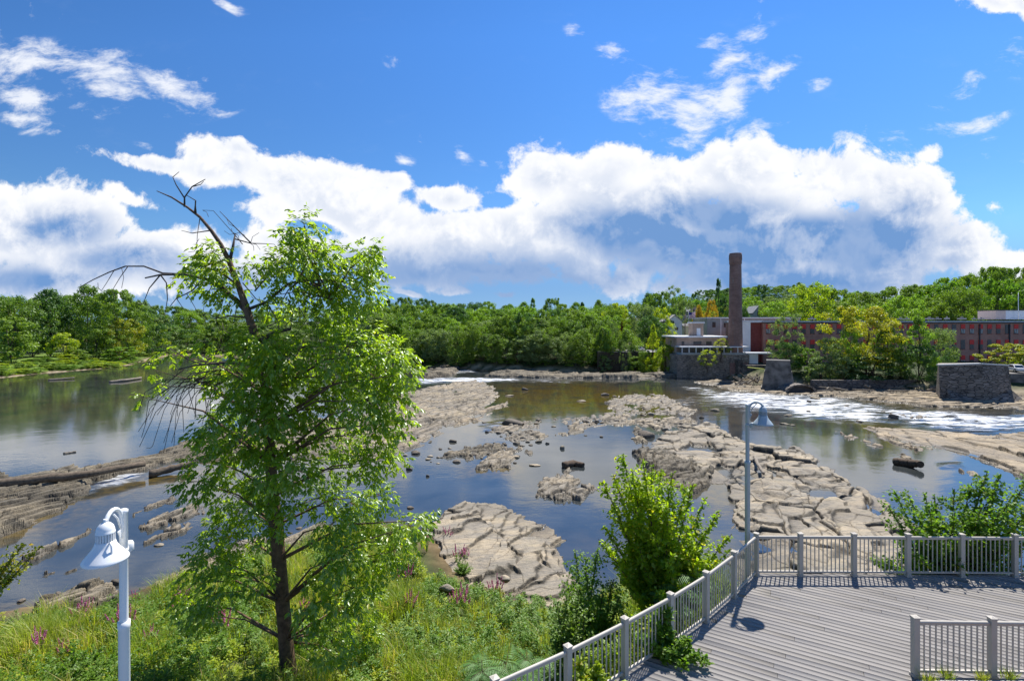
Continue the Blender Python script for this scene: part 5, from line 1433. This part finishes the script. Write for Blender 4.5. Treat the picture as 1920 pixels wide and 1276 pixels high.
TD = 13.6
TRUNK = [(541, 1262, 15), (536, 1200, 13), (530, 1130, 12.5), (523, 1050, 12.5), (517, 985, 13), (512, 930, 10.5), (508, 870, 9.5), (504, 800, 9), (500, 740, 8.5), (494, 690, 8), (482, 640, 7.5), (470, 605, 7), (463, 580, 6.5), (447, 535, 5.2), (430, 490, 4.6), (414, 458, 3.8), (396, 432, 3.2), (375, 407, 2.6), (352, 389, 2.1), (322, 370, 1.5), (294, 358, .7)]
CL = [(570, 420, 26), (545, 440, 20), (562, 455, 32), (592, 470, 38), (545, 490, 34), (620, 500, 40), (672, 480, 32), (694, 472, 22), (660, 522, 38), (702, 510, 24), (600, 542, 38), (560, 530, 36), (515, 495, 28), (482, 502, 26), (630, 566, 40), (682, 552, 30), (640, 602, 40),
      (398, 472, 24), (385, 500, 28), (420, 500, 28), (402, 535, 28), (428, 548, 24), (365, 497, 18), (346, 523, 13), (500, 556, 18), (520, 580, 22), (465, 632, 28), (480, 662, 42), (450, 685, 40), (530, 655, 36), (600, 642, 46), (650, 650, 48), (700, 642, 40), (732, 662, 30), (640, 702, 50), (700, 702, 48), (750, 682, 34), (768, 700, 16),
      (570, 702, 48), (500, 722, 48), (440, 732, 40), (402, 702, 26), (380, 690, 16), (560, 752, 46), (620, 762, 48), (690, 752, 46), (738, 742, 36), (480, 772, 40), (430, 772, 28), (394, 802, 28), (422, 802, 32), (440, 832, 38), (500, 832, 34), (570, 822, 38), (640, 822, 42), (702, 812, 38), (742, 792, 26), (392, 862, 34), (440, 880, 34), (372, 902, 26),
      (422, 922, 34), (480, 902, 30), (560, 882, 36), (620, 882, 40), (690, 872, 38), (732, 862, 26), (600, 932, 36), (660, 942, 38), (712, 928, 30), (440, 962, 36), (482, 942, 28), (407, 992, 32), (450, 1012, 34), (392, 1042, 34), (432, 1072, 32), (362, 1092, 32), (402, 1112, 32), (346, 1132, 24), (382, 1152, 26), (482, 1082, 22), (622, 982, 34), (682, 992, 36), (732, 1002, 32),
      (770, 985, 26), (790, 975, 20), (642, 1042, 36), (702, 1052, 36), (742, 1032, 26), (600, 1082, 30), (662, 1102, 34), (592, 1132, 30), (632, 1152, 32), (692, 1132, 30), (565, 1182, 26), (622, 1202, 32), (682, 1192, 28), (600, 1240, 30), (660, 1250, 30),
      (312, 662, 11), (282, 692, 9), (352, 660, 11), (302, 722, 8), (268, 744, 7), (384, 640, 14)]
FRONT = [(498, 650, 28), (512, 690, 30), (492, 735, 30), (515, 780, 32), (500, 840, 30), (520, 880, 30), (495, 925, 28), (530, 945, 26), (505, 985, 22)]


def big_tree():
    global rng
    rng = np.random.default_rng(77)
    rr = random.Random(77)
    base = D(541, 1262, TD)
    o = base.copy()
    root = empty('leafy_tree', o, 'large leafy tree in the foreground with a bare dead top limb leaning left', 'tree')
    pts = [D(x, y, TD) - o for x, y, r in TRUNK]; pxm = TD / FPX
    below = pts[0] + (pts[0] - pts[2]) * 1.2
    m = MB(); m.tube([below] + pts, [20 * pxm] + [r * pxm for _, _, r in TRUNK], 12); m.build('trunk', M['bark_ash'], root)
    # bare dead branches traced from the photo
    dead = [([(346, 388), (346, 370), (360, 350), (385, 336)], 1.3), ([(345, 370), (330, 346), (324, 332), (336, 322)], .9), ([(360, 350), (376, 346), (382, 340)], .7), ([(365, 400), (367, 376), (350, 366)], 1.1), ([(367, 400), (366, 378)], 1.3),
            ([(430, 492), (437, 462), (441, 438)], 2.6), ([(441, 448), (470, 456), (506, 457)], 1.0), ([(470, 455), (440, 425), (412, 396)], .9), ([(455, 458), (440, 440), (400, 395), (380, 394)], .6), ([(375, 408), (370, 440), (369, 465)], .6), ([(395, 432), (360, 437), (340, 432)], .8),
            ([(466, 590), (420, 540), (390, 524), (345, 514), (300, 515), (272, 521)], 2.4), ([(345, 514), (305, 512), (270, 499), (235, 499), (205, 510), (175, 524), (150, 538)], 1.3), ([(300, 514), (312, 530), (314, 560), (310, 585)], 1.0), ([(300, 516), (280, 540), (268, 570)], .9), ([(240, 499), (225, 520), (210, 545)], .6), ([(215, 505), (200, 530), (190, 545)], .5), ([(228, 502), (232, 520), (228, 540)], .4),
            ([(380, 524), (360, 545), (330, 560), (318, 575)], 1.0), ([(350, 550), (365, 575), (372, 590)], .5), ([(330, 558), (345, 580)], .5), ([(400, 530), (385, 560), (380, 590)], .6), ([(420, 545), (415, 580), (405, 600)], .6), ([(445, 560), (440, 600), (430, 625)], .6),
            ([(470, 578), (500, 566), (540, 532), (560, 526), (600, 536)], 2.2), ([(540, 532), (560, 545), (585, 560)], .9), ([(478, 545), (500, 520), (540, 518)], 1.0), ([(455, 530), (480, 560), (500, 575)], .8), ([(500, 566), (520, 600), (525, 625)], .7), ([(540, 560), (550, 590), (545, 615)], .6), ([(560, 575), (575, 600), (560, 620)], .6),
            ([(492, 640), (515, 622), (545, 617)], 4.2), ([(515, 622), (500, 612), (530, 600)], 1.2), ([(460, 595), (430, 592), (400, 598)], 1.3), ([(500, 690), (460, 682), (420, 680), (370, 684), (335, 692)], 2.4), ([(380, 683), (350, 672), (322, 655), (300, 650)], 1.0), ([(345, 692), (310, 720), (275, 742)], .8), ([(420, 682), (410, 700), (380, 712)], 1.2)]
    for k in range(24):
        x0, y0 = rr.uniform(375, 425), rr.uniform(690, 720); x2 = rr.uniform(250, 400); y2 = rr.uniform(770, 850)
        dead.append(([(x0, y0), (x0 * .55 + x2 * .45 + rr.uniform(-18, 4), y0 * .82 + y2 * .18 - 8), (x0 * .2 + x2 * .8 + rr.uniform(-16, 10), y0 * .45 + y2 * .55 - 8), (x2, y2)], rr.uniform(.35, .8)))
    for k in range(18):
        x0, y0 = rr.uniform(430, 600), rr.uniform(555, 640); dead.append(([(x0, y0), (x0 + rr.uniform(-14, 14), y0 + rr.uniform(-25, 25)), (x0 + rr.uniform(-30, 30), y0 + rr.uniform(-40, 40))], rr.uniform(.3, .6)))
    for k in range(60):
        a = dead[rr.randrange(4, 40)][0]; q = a[-1] if rr.random() < .6 else a[len(a) // 2]; an = rr.uniform(0, 6.28); L = rr.uniform(10, 26)
        dead.append(([q, (q[0] + math.cos(an) * L * .5, q[1] + math.sin(an) * L * .5), (q[0] + math.cos(an + .4) * L, q[1] + math.sin(an + .4) * L)], .35))
    m = MB()
    for pl, r in dead:
        dz = rr.uniform(-.5, .5); n = len(pl)
        P_ = [D(x, y, TD + dz * (i / max(1, n - 1)) ** 1) - o for i, (x, y) in enumerate(pl)]
        m.tube(P_, [max(.006, 1.5 * r * pxm * (1 - .65 * i / (n - 1))) for i in range(n)], 6)
    m.build('dead_branches', M['twig'], root)
    # living branches and the leaf clumps
    m = MB(); LV = []; LF = []; nv = 0; cid = []
    tp = np.array([[x, y] for x, y, _ in TRUNK])
    for ci, (x, y, r) in enumerate(CL + FRONT):
        dy = rr.uniform(-1, 1) * (1.7 if y > 600 else .9) if ci < len(CL) else rr.uniform(-1.3, -.7)
        c = D(x, y, TD + dy) - o; rm = r * pxm
        j = int(np.argmin(np.abs(tp[:, 1] - min(1200, y + abs(x - 500) * .35 + 12)))); s = pts[j] if y > 560 else pts[min(max(j, 8), 15)]
        if y < 610 and x > 470: s = D(*rr.choice([(600, 536), (560, 527), (620, 560)]), TD) - o
        L = np.linalg.norm(c - s); md = (s + c) / 2 + np.array([0, 0, .10 * L])
        m.tube([s, md, c], [.014 + .010 * L, .011 + .003 * L, .006], 6, False)
        n = int(222 * rm * rm + 24 * rm + 3)
        q = rand_dirs(n) * (rm * rng.random(n) ** .42)[:, None] * np.array([1.05, 1.2, .92])
        for k in range(0, n, 6):
            m.tube([c, c + q[k] * .55 + np.array([0, 0, .03]), c + q[k]], [.006, .005, .003], 4, False)
        outw = unit(q + unit(c - np.array([pts[j][0], pts[j][1], c[2]])) * rm * .5)
        d = unit(outw * .8 + rand_dirs(n) * .6 + np.array([0, 0, -.25]))
        side = unit(np.cross(d, np.array([0, 0, 1.0]) + rand_dirs(n) * .3))
        RL = rng.uniform(.16, .30, n)
        for t, sg in ((.3, 1), (.3, -1), (.6, 1), (.6, -1), (.9, 1), (.9, -1), (1.0, 0)):
            kp = rng.random(n) < .92
            ld_ = unit(d * (.55 if sg else 1) + side * sg * .85 + np.array([0, 0, -.55]) + rand_dirs(n) * .28)[kp]
            pb = (c + q + d * (RL * t)[:, None] + np.array([0, 0, -.25]) * (RL * t * t)[:, None])[kp]
            V, F = leaflets(pb, ld_, rng.uniform(.10, .175, kp.sum()), rng.uniform(.026, .042, kp.sum()), .9, .5)
            LV.append(V); LF.append(F + nv); nv += len(V)
            cid.append(np.repeat(np.clip(rng.random(kp.sum()) * .6 + .4 * rng.random() + (.5 if (x, y) == (346, 523) else 0), 0, 1), 2))
    m.build('branches', M['bark_ash'], root)
    V = np.concatenate(LV); F = np.concatenate(LF)
    me = np_mesh('crown', V, F, M['leaf_ash'], {'rnd': ('FACE', np.concatenate(cid)), 'rnd2': ('FACE', np.repeat(rng.random(len(F) // 2), 2))})
    link('crown', me, root)


big_tree()


def shrub(base, tips, leaf, ln, wd, label, name='shrub', cat='shrub', dens=150, spread=.28, seed=1, side=7, group=None, stem='bark', start=.12, sub=.55):
    """upright shoots from one foot, side twigs, broad leaves all along"""
    global rng
    rng = np.random.default_rng(seed); rr = random.Random(seed)
    o = np.array(base, float)
    root = empty(name, o, label, cat, group)
    m = MB(); Q = []; W = []
    for tp in tips:
        t = np.array(tp) - o; L = np.linalg.norm(t)
        mid = t * .5 + np.array([rr.uniform(-.1, .1) * L * .6, rr.uniform(-.1, .1) * L * .6, -.0 * L]) - np.array([t[0], t[1], 0]) * .14
        c = [np.zeros(3), mid, t]
        path = [(1 - a) ** 2 * c[0] + 2 * a * (1 - a) * c[1] + a * a * c[2] for a in np.linspace(0, 1, 9)]
        m.tube(path, [.006 * L * (1.15 - i / 9) + .003 for i in range(9)], 6, False)
        for k in range(int(side * L)):
            a = rr.uniform(start, .95); i = min(7, int(a * 8)); p = path[i] + (path[i + 1] - path[i]) * (a * 8 - i)
            an = rr.uniform(0, 6.28); l = spread * L * (1 - a * .8) * rr.uniform(.5, 1.1)
            q = p + np.array([math.cos(an) * l, math.sin(an) * l, l * rr.uniform(.2, 1.0)])
            m.tube([p, (p + q) / 2 + (0, 0, -.04 * l), q], [.005, .004, .002], 4, False)
            n = max(4, int(dens * l)); tt = rng.random(n)[:, None] ** .7
            Q.append(p + (q - p) * tt + rng.normal(size=(n, 3)) * .035 * L ** .5); W.append(np.tile(unit(q - p), (n, 1)))
        n = int(dens * L * .5); aa = start + (1 - start) * rng.random(n) ** .8
        pa = np.array(path); f = aa * 8; i = np.minimum(f.astype(int), 7)
        Q.append(pa[i] + (pa[i + 1] - pa[i]) * (f - i)[:, None]); W.append(unit(pa[i + 1] - pa[i]))
    m.build('stems', M[stem], root)
    Q = np.concatenate(Q); W = np.concatenate(W); n = len(Q)
    d = unit(W * .35 + rand_dirs(n) + np.array([0, 0, -.1]))
    V, F = leaflets(Q, d, ln * rng.uniform(.6, 1.25, n), wd * rng.uniform(.7, 1.2, n), 1.2, .6)
    f_ = fbm(Q[:, 0] * 1.7 + seed, Q[:, 2] * 1.7, seed, 2)
    me = np_mesh('foliage', V, F, M[leaf], {'rnd': ('FACE', np.repeat(np.clip(.5 * rng.random(n) + (f_ - .5) * 1.3 + .25, 0, 1), 2)), 'rnd2': ('FACE', np.repeat(rng.random(n), 2))})
    link('foliage', me, root)
    return root


def bz(x, y): return (x, y, gz(x, y) - .05)


tipsA = [D(x, y, d) for x, y, d in [(1168, 852, 13.9), (1185, 880, 13.4), (1130, 902, 13.6), (1150, 890, 14.2), (1205, 862, 13.2), (1222, 875, 14.3), (1240, 882, 13.8), (1262, 885, 13.3), (1300, 905, 13.9), (1285, 925, 13.2), (1322, 935, 14.1), (1345, 958, 13.7), (1338, 975, 13.2), (1132, 985, 13.5), (1122, 1010, 13.9), (1372, 1000, 14.0), (1365, 1035, 13.6), (1190, 950, 13.0), (1250, 940, 12.8), (1230, 1000, 12.6), (1290, 990, 12.6), (1320, 1020, 12.9), (1200, 1030, 12.8), (1175, 960, 14.4), (1265, 960, 14.6), (1310, 980, 14.8), (1260, 1040, 12.3), (1310, 1050, 12.7), (1215, 1075, 12.7), (1148, 1050, 13.2), (1165, 1085, 12.7), (1345, 1050, 13.4), (1330, 1085, 12.6), (1190, 1110, 12.3), (1285, 1100, 12.1), (1240, 1110, 12.0), (1140, 1030, 14.0)]]
shrub(bz(3.95, 13.6), tipsA, 'leaf_lime_bush', .12, .045, 'tall lime green bush with upright shoots behind the left railing', dens=88, seed=3, side=7, name='lime_bush', cat='bush', start=.1, spread=.2)
tipsR = [D(x, y, d - .85) for x, y, d in [(1676, 918, 15.2), (1665, 948, 14.8), (1702, 925, 15.5), (1732, 922, 15.0), (1752, 926, 15.8), (1790, 916, 15.3), (1822, 905, 15.7), (1852, 882, 15.6), (1876, 888, 15.2), (1900, 925, 15.0), (1925, 900, 15.6), (1700, 975, 14.6), (1745, 965, 14.5), (1790, 960, 14.6), (1840, 950, 14.7), (1880, 955, 14.5), (1940, 950, 15.0), (1690, 1010, 14.6), (1770, 1000, 14.4), (1830, 1000, 14.4), (1890, 1005, 14.4), (1960, 930, 15.5), (1640, 1050, 14.6), (1670, 1060, 14.8), (1720, 1040, 14.3), (1800, 1045, 14.3), (1870, 1050, 14.3), (1990, 960, 15.2)]]
for k, (i0, i1, bx, lb) in enumerate([(0, 28, 12.9, 'wide dark green bush standing behind the river railing at the right')]):
    shrub(bz(bx - .5, 14.5), tipsR, 'leaf_bright', .105, .042, lb, dens=85, seed=5, side=8, name='green_bush', cat='bush', start=.0, spread=.26)
tipsC = [D(x, y, d) for x, y, d in [(1078, 1030, 13.6), (1120, 1032, 13.3), (1098, 1062, 13.0), (1150, 1085, 12.8), (1065, 1095, 13.0), (1130, 1110, 12.6), (1090, 1120, 12.4), (1160, 1120, 12.5)]]
shrub(bz(1.9, 12.9), tipsC, 'leaf_bright', .085, .03, 'mid green shrub left of the lime bush beside the near slab', dens=120, seed=6, side=9, start=.05)
tipsD = [D(x, y, d) for x, y, d in [(1062, 1105, 12.3), (1085, 1112, 12.0), (1045, 1130, 12.0), (1095, 1145, 11.6), (1070, 1160, 11.5)]]
shrub(bz(1.35, 11.7), tipsD, 'leaf_mid', .085, .028, 'darker shrub in front of the mid green shrub by the railing', dens=120, seed=7, side=10, start=.0)
tipsE = [D(x, y, d) for x, y, d in [(1180, 1165, 10.8), (1150, 1180, 10.6), (1210, 1150, 11.0), (1130, 1210, 10.2), (1240, 1140, 11.2), (1080, 1230, 9.9), (1110, 1200, 10.3), (1180, 1210, 10.4), (1060, 1250, 9.6)]]
shrub(bz(1.9, 10.6), tipsE, 'leaf_lime', .075, .03, 'low lime shrub growing against the outside of the left railing', dens=130, seed=8, side=11, start=.0)
for k, (bx, by, r, h, leaf, lb) in enumerate([(.6, 11.0, .7, 1.3, 'leaf_bright', 'bright leafy shrub at the bottom centre just outside the left railing'), (-.9, 10.9, .8, 1.1, 'leaf_mid', 'broad green shrub at the bottom edge left of the sumac thicket'), (2.9, 12.6, .8, 1.6, 'leaf_bright', 'bright shrub filling the gap between lime bush and left railing'), (-3.6, 11.6, .8, .9, 'leaf_bright', 'leafy green mound at the bottom right of the big tree trunk'), (-8.6, 12.0, .9, .8, 'leaf_mid', 'low green mound at the bottom edge right of the near lamp'), (-11.6, 13.6, 1.0, .9, 'leaf_bright', 'low leafy mound in the meadow left of the near lamp')]):
    bs = bz(bx, by)
    shrub(bs, [np.array(bs) + np.array([math.cos(a) * r * q, math.sin(a) * r * q, h * (1.25 - q * .6)]) for a in np.linspace(0, 6.28, 9)[:-1] for q in (.4, .95)], leaf, .09, .032, lb, dens=110, seed=120 + k, side=9, start=.0)
tipsV = [(x, y, z) for x, y, z in [(3.1, 10.35, 6.3), (3.2, 10.2, 6.0), (3.35, 9.95, 5.85), (3.55, 9.75, 5.75), (3.0, 9.95, 5.8), (3.5, 10.1, 5.9), (2.9, 10.2, 6.2), (3.3, 9.6, 5.68), (3.8, 9.8, 5.66), (3.05, 10.4, 6.5)]]
shrub((2.95, 10.38, 5.45), tipsV, 'leaf_bright', .08, .034, 'leafy vine spilling through the left railing onto the deck', name='vine', cat='vine', dens=220, seed=9, side=22, start=.0, spread=.4)
tipsW = [(x, y, z) for x, y, z in [(1.5, 8.95, 6.2), (1.7, 8.8, 5.9), (1.2, 8.7, 6.1), (2.0, 8.9, 5.85), (1.9, 8.5, 5.7), (1.4, 8.4, 5.75), (2.3, 8.75, 5.7), (1.1, 8.9, 6.3), (2.2, 8.35, 5.66), (1.65, 8.15, 5.66)]]
shrub((1.5, 8.98, 5.4), tipsW, 'leaf_lime', .08, .034, 'leafy vine at the bottom edge below the left railing', name='vine', cat='vine', dens=220, seed=10, side=22, start=.0, spread=.4)
for (px, py, r, leaf, lb, sd_) in [(868, 1030, .55, 'leaf_bright', 'round bright green bush at the edge of the near slab', 11), (895, 1085, .62, 'leaf_bright', 'larger round green bush right of the meadow block', 12), (842, 1088, .5, 'leaf_mid', 'olive tuft bush left of the larger round bush', 13), (770, 1050, .7, 'leaf_ash', 'leafy sapling at the meadow edge right of the big tree', 14), (985, 1065, .35, 'leaf_yellow', 'yellow tuft growing on the near slab', 15), (930, 1075, .45, 'leaf_yellow', 'yellow green tuft beside the pale boulder on the slab', 16), (1010, 1085, .3, 'leaf_bright', 'small weed at the right side of the near slab', 17)]:
    p = P(px, py + 12, 1.0); bs = bz(p[0], p[1])
    tips = [np.array(bs) + np.array([math.cos(a) * r * q, math.sin(a) * r * q, r * (1.5 - q)]) for a in np.linspace(0, 6.28, 12)[:-1] for q in (.45, .85)]
    shrub(bs, tips, leaf, .075, .016, lb, dens=170, seed=sd_, side=12, start=.0)
tipsL = [D(x, y, 11) for x, y in [(45, 1018), (78, 1022), (20, 1045), (40, 1050), (5, 1060), (30, 1075), (-20, 1050), (-30, 1010)]]
shrub(D(-60, 1190, 11), tipsL, 'leaf_yellow', .085, .03, 'sparse yellowish twigs of a shrub reaching in at the left edge', dens=45, seed=21, side=5, start=.5)


# ------------------------------------------------------------------ meadow: grass, weeds, loosestrife, sumac
def near_pts(n, seed, x0=-27, x1=6, y0=8.3, y1=28, dmin=.4):
    r = np.random.default_rng(seed)
    X = r.uniform(x0, x1, n * 4); Y = r.uniform(y0, y1, n * 4)
    dmin = dmin + 1.0 + 1.2 * (X < -8)
    rail_y = np.interp(X, [p[0] for p in LR[::-1]], [p[1] for p in LR[::-1]], left=-9)
    ok = (sdpoly(X, Y, NEAR) > dmin) & ((Y > rail_y + .25) | (X < -2.9)) & (np.abs(X) < Y * 1.12 + .5)
    slab = sdpoly(X, Y, plan([(850, 985), (940, 955), (1040, 985), (1088, 998), (1062, 1028), (1072, 1062), (1105, 1108), (1030, 1105), (985, 1105), (950, 1075), (895, 1050)]))
    ok &= slab < .1
    X, Y = X[ok][:n], Y[ok][:n]
    return X, Y, ground_z(X, Y)


def make_grass(n=120000):
    global rng
    rng = np.random.default_rng(31)
    X, Y, Z = near_pts(n, 31); n = len(X)
    patch = fbm(X * .45, Y * .45, 71, 3); tall = fbm(X * .8, Y * .8, 75, 3)
    keep = rng.random(n) < sst(.28, .5, fbm(X * .6, Y * .6, 79, 3)) * .75 + .25
    X, Y, Z, patch, tall = X[keep], Y[keep], Z[keep], patch[keep], tall[keep]; n = len(X)
    h = (.2 + 1.0 * sst(.4, .68, tall)) * rng.uniform(.5, 1.15, n)
    a = rng.uniform(0, 2 * math.pi, n); lean = rng.uniform(.1, .75, n) * h
    dx, dy = np.cos(a), np.sin(a); w = rng.uniform(.006, .013, n)
    B = np.stack([X, Y, Z - .03], -1); S = np.stack([-dy, dx, 0 * dx], -1) * w[:, None]
    d = np.stack([dx, dy, 0 * dx], -1)
    Mid = B + d * (lean * .3)[:, None] + np.array([0, 0, 1.0]) * (h * .6)[:, None]
    Tip = B + d * lean[:, None] + np.array([0, 0, 1.0]) * (h * (.95 - .3 * (lean / h) ** 2))[:, None]
    V = np.stack([B - S, B + S, Mid + S * .8, Mid - S * .8, Tip], 1).reshape(-1, 3)
    i = np.arange(n)[:, None] * 5
    F4 = i + np.array([[0, 1, 2, 3]]); F3 = i + np.array([[3, 2, 4]])
    r = np.clip(.85 * sst(.38, .62, patch) + .35 * rng.random(n), 0, 1); r2 = np.clip(rng.random(n) * (.7 + .5 * patch), 0, 1)
    me = np_mesh('meadow_grass', V, [F4, F3], M['grass'], {'rnd': ('FACE', np.concatenate([r, r])), 'rnd2': ('FACE', np.concatenate([r2, r2]))})
    tag(link('meadow_grass', me), kind='stuff')


def make_weeds(name, n, seed, leaf, size, hh, lo, asp=.5):
    global rng
    rng = np.random.default_rng(seed)
    X, Y, Z = near_pts(n, seed, dmin=.6)
    k = fbm(X * .5, Y * .5, seed, 3) > lo
    X, Y, Z = X[k], Y[k], Z[k]; n = len(X); per = 46
    H = hh * rng.uniform(.5, 1.3, n)
    ix = np.repeat(np.arange(n), per); t = rng.random(n * per) ** .7
    q = np.stack([X[ix], Y[ix], Z[ix] + t * H[ix]], -1) + rng.normal(size=(n * per, 3)) * np.array([.11, .11, .03]) * (1.25 - t)[:, None]
    d = rand_dirs(n * per); d[:, 2] = np.abs(d[:, 2]) * .4; d = unit(d)
    V, F = leaflets(q, d, size * rng.uniform(.6, 1.4, n * per), size * asp * .45 * rng.uniform(.7, 1.3, n * per), 1.3, .5)
    ty = rng.random(n)
    me = np_mesh(name, V, F, M[leaf], {'rnd': ('FACE', np.repeat(np.clip(ty[ix] * .6 + rng.random(n * per) * .4, 0, 1), 2)), 'rnd2': ('FACE', np.repeat(rng.random(n * per), 2))})
    tag(link(name, me), kind='stuff')


make_grass()
make_weeds('meadow_weeds', 1500, 41, 'leaf_lime', .095, .48, .47)
make_weeds('meadow_undergrowth', 3000, 43, 'leaf_bright', .11, .65, .42)
make_weeds('low_undergrowth', 1800, 45, 'leaf_mid', .095, .62, .47)


def loosestrife_mesh(seed):
    rr = random.Random(seed); global rng; rng = np.random.default_rng(seed)
    st = MB(); fl = []; lf = []
    for k in range(9):
        a = rr.uniform(0, 6.28); r = rr.uniform(.02, .26); h = rr.uniform(.75, 1.15)
        tip = np.array([math.cos(a) * r * 1.5, math.sin(a) * r * 1.5, h]); st.tube([(0, 0, 0), tip * .5 + (0, 0, .05), tip], [.007, .005, .003], 5, False)
        n = 80; t = rng.random(n); w = .030 * (1.1 - t); Qf = tip * (1 - .30 * (1 - t))[:, None] + rand_dirs(n) * w[:, None]; V, F = leaf_quads(Qf, rand_dirs(n), np.full(n, .019), .8); fl.append(np_mesh('flower_spike', V, F, M['petal'], rattrs(n)))
        n = 26; t = rng.uniform(.12, .7, n)[:, None]; lf.append(tip * t)
    Q = np.concatenate(lf); d = rand_dirs(len(Q)); d[:, 2] = np.abs(d[:, 2]) * .3; V, F = leaflets(Q, unit(d), np.full(len(Q), .09), np.full(len(Q), .011))
    lm = np_mesh('leaves', V, F, M['leaf_bright'], rattrs(len(F)))
    sm = bpy.data.meshes.new('stems'); sm.from_pydata(st.V, [], st.F); sm.materials.append(M['leaf_mid']); sm.update()
    return sm, lm, fl


LS = [loosestrife_mesh(s) for s in (1, 2, 3)]
rl = random.Random(17)
spots = [(72, 1222), (68, 1218), (155, 1170), (160, 1166), (216, 1180), (222, 1176), (256, 1128), (260, 1130), (240, 1190), (840, 1005), (850, 1010), (858, 1048), (870, 1046), (862, 1042), (925, 1110), (930, 1118), (845, 1145), (855, 1140), (872, 1140), (880, 1145), (770, 1145), (420, 1190), (400, 1200), (335, 1140), (340, 1130), (50, 1140), (570, 1150), (760, 1090), (960, 1095), (120, 1230), (280, 1210), (375, 1195), (780, 1010), (800, 1020)]
for i, (px, py) in enumerate([q for k, q in enumerate(spots) if k % 3 != 1]):
    d = 22.0; x = y = 0
    for k in range(400):            # walk the sight line down to the bank
        q = D(px, py + 14, d)
        if q[2] <= gz(q[0], q[1]): break
        d += .1
    d = min(max(8.5, d if d < 40 else 18), 27)
    for d in np.arange(8.5, 30, .1):
        q = D(px, py + 14, d)
        if q[2] <= gz(q[0], q[1]) + .03: break
    s = rl.uniform(.75, 1.15)
    root = empty('loosestrife', (q[0], q[1], gz(q[0], q[1]) - .02), 'purple loosestrife with upright flower spikes in the meadow', 'wildflower', 'purple loosestrife in the meadow', rl.uniform(0, 6.28), s)
    sm, lm, fl = LS[i % 3]; link('stems', sm, root); link('leaves', lm, root)
    for me in fl: link('flower_spike', me, root)


def sumac_mesh(seed):
    global rng; rng = np.random.default_rng(seed); rr = random.Random(seed)
    st = MB(); Vs = []; Fs = []; nv = 0; cols = []
    hgt = 1.0; st.tube([(0, 0, 0), (.02, .01, hgt * .55), (.0, .03, hgt)], [.016, .012, .008], 6)
    for k in range(24):
        a = k * 2.4 + rr.uniform(-.3, .3); z0 = hgt * rr.uniform(.55, 1.0); L = rr.uniform(.42, .62); el = rr.uniform(.15, .9)
        path = []
        for t in np.linspace(0, 1, 13):
            e = el - 1.25 * t
            r = L * (t * math.cos(el * .6) ); z = z0 + L * (math.sin(el) * t - .55 * t * t)
            path.append(np.array([math.cos(a) * r, math.sin(a) * r, z]))
        st.tube(path[::3], [.005, .004, .003, .002, .002][:len(path[::3])], 4, False)
        pa = np.array(path); d = unit(np.gradient(pa, axis=0)); sd = unit(np.cross(d, (0, 0, 1.0)))
        for sg in (-1, 1):
            idx = np.arange(1, 13); ll = .15 * np.sin(np.linspace(.6, 2.8, 12)) + .02
            dr = unit(sd[idx] * sg + d[idx] * .45 + np.array([0, 0, -.25]))
            V, F = leaflets(pa[idx], dr, ll, ll * .062, 1.5, .1); Vs.append(V); Fs.append(F + nv); nv += len(V)
            cols.append(np.repeat(np.clip(rng.random(12) * .4 + rr.random() * .6, 0, 1), 2))
    V = np.concatenate(Vs); F = np.concatenate(Fs)
    fm = np_mesh('fronds', V, F, M['leaf_fern'], {'rnd': ('FACE', np.concatenate(cols)), 'rnd2': ('FACE', np.zeros(len(F)))})
    sm = bpy.data.meshes.new('stem'); sm.from_pydata(st.V, [], st.F); sm.materials.append(M['bark']); sm.update()
    return sm, fm


SU = [sumac_mesh(s) for s in (5, 6)]
for i, (x, y, s) in enumerate([(-.75, 12.9, 1.2), (-.15, 13.3, 1.3), (.4, 13.6, 1.25), (.05, 12.6, 1.15), (.6, 12.9, 1.2), (.95, 13.4, 1.1), (-.35, 12.2, 1.1), (.35, 12.1, 1.1), (-.9, 13.6, 1.1), (-.2, 11.6, 1.1), (.9, 12.4, 1.1), (1.2, 14.0, 1.0), (.5, 11.5, 1.0), (-2.6, 12.4, .9), (-2.0, 11.9, .9), (3.9, 12.3, 1.1), (4.6, 12.9, 1.3), (4.2, 12.6, 1.2)]):
    root = empty('sumac', (x, y, gz(x, y) - .03), 'feathery blue green sumac in the thicket left of the deck railing' if x < 3 else 'feathery sumac leaning over the left railing beside the lime bush', 'sumac', 'sumac thicket by the railing' if x < 3 else 'sumac beside the lime bush', i * 1.3, s)
    for nm, me in zip(('stem', 'fronds'), SU[i % 2]): link(nm, me, root)

# dry tufts in the planting bed
for i, (px, py) in enumerate([(1765, 1268), (1830, 1272), (1880, 1270), (1730, 1275)]):
    p = P(px, py, DZ); rng = np.random.default_rng(90 + i); n = 130
    a = rng.uniform(0, 6.28, n); l = rng.uniform(.1, .28, n); B = np.stack([p[0] + rng.normal(0, .05, n), p[1] - .12 + rng.normal(0, .03, n), np.full(n, DZ + .04)], -1)
    dr = unit(np.stack([np.cos(a) * .6, np.sin(a) * .6, np.ones(n)], -1)); V, F = leaflets(B, dr, l, np.full(n, .004))
    tag(link('grass_tuft', np_mesh('grass_tuft', V, F, M['grass'], rattrs(len(F)))), 'dry grass tuft in the mulch behind the short railing', 'grass tuft', 'tufts in the planting bed')
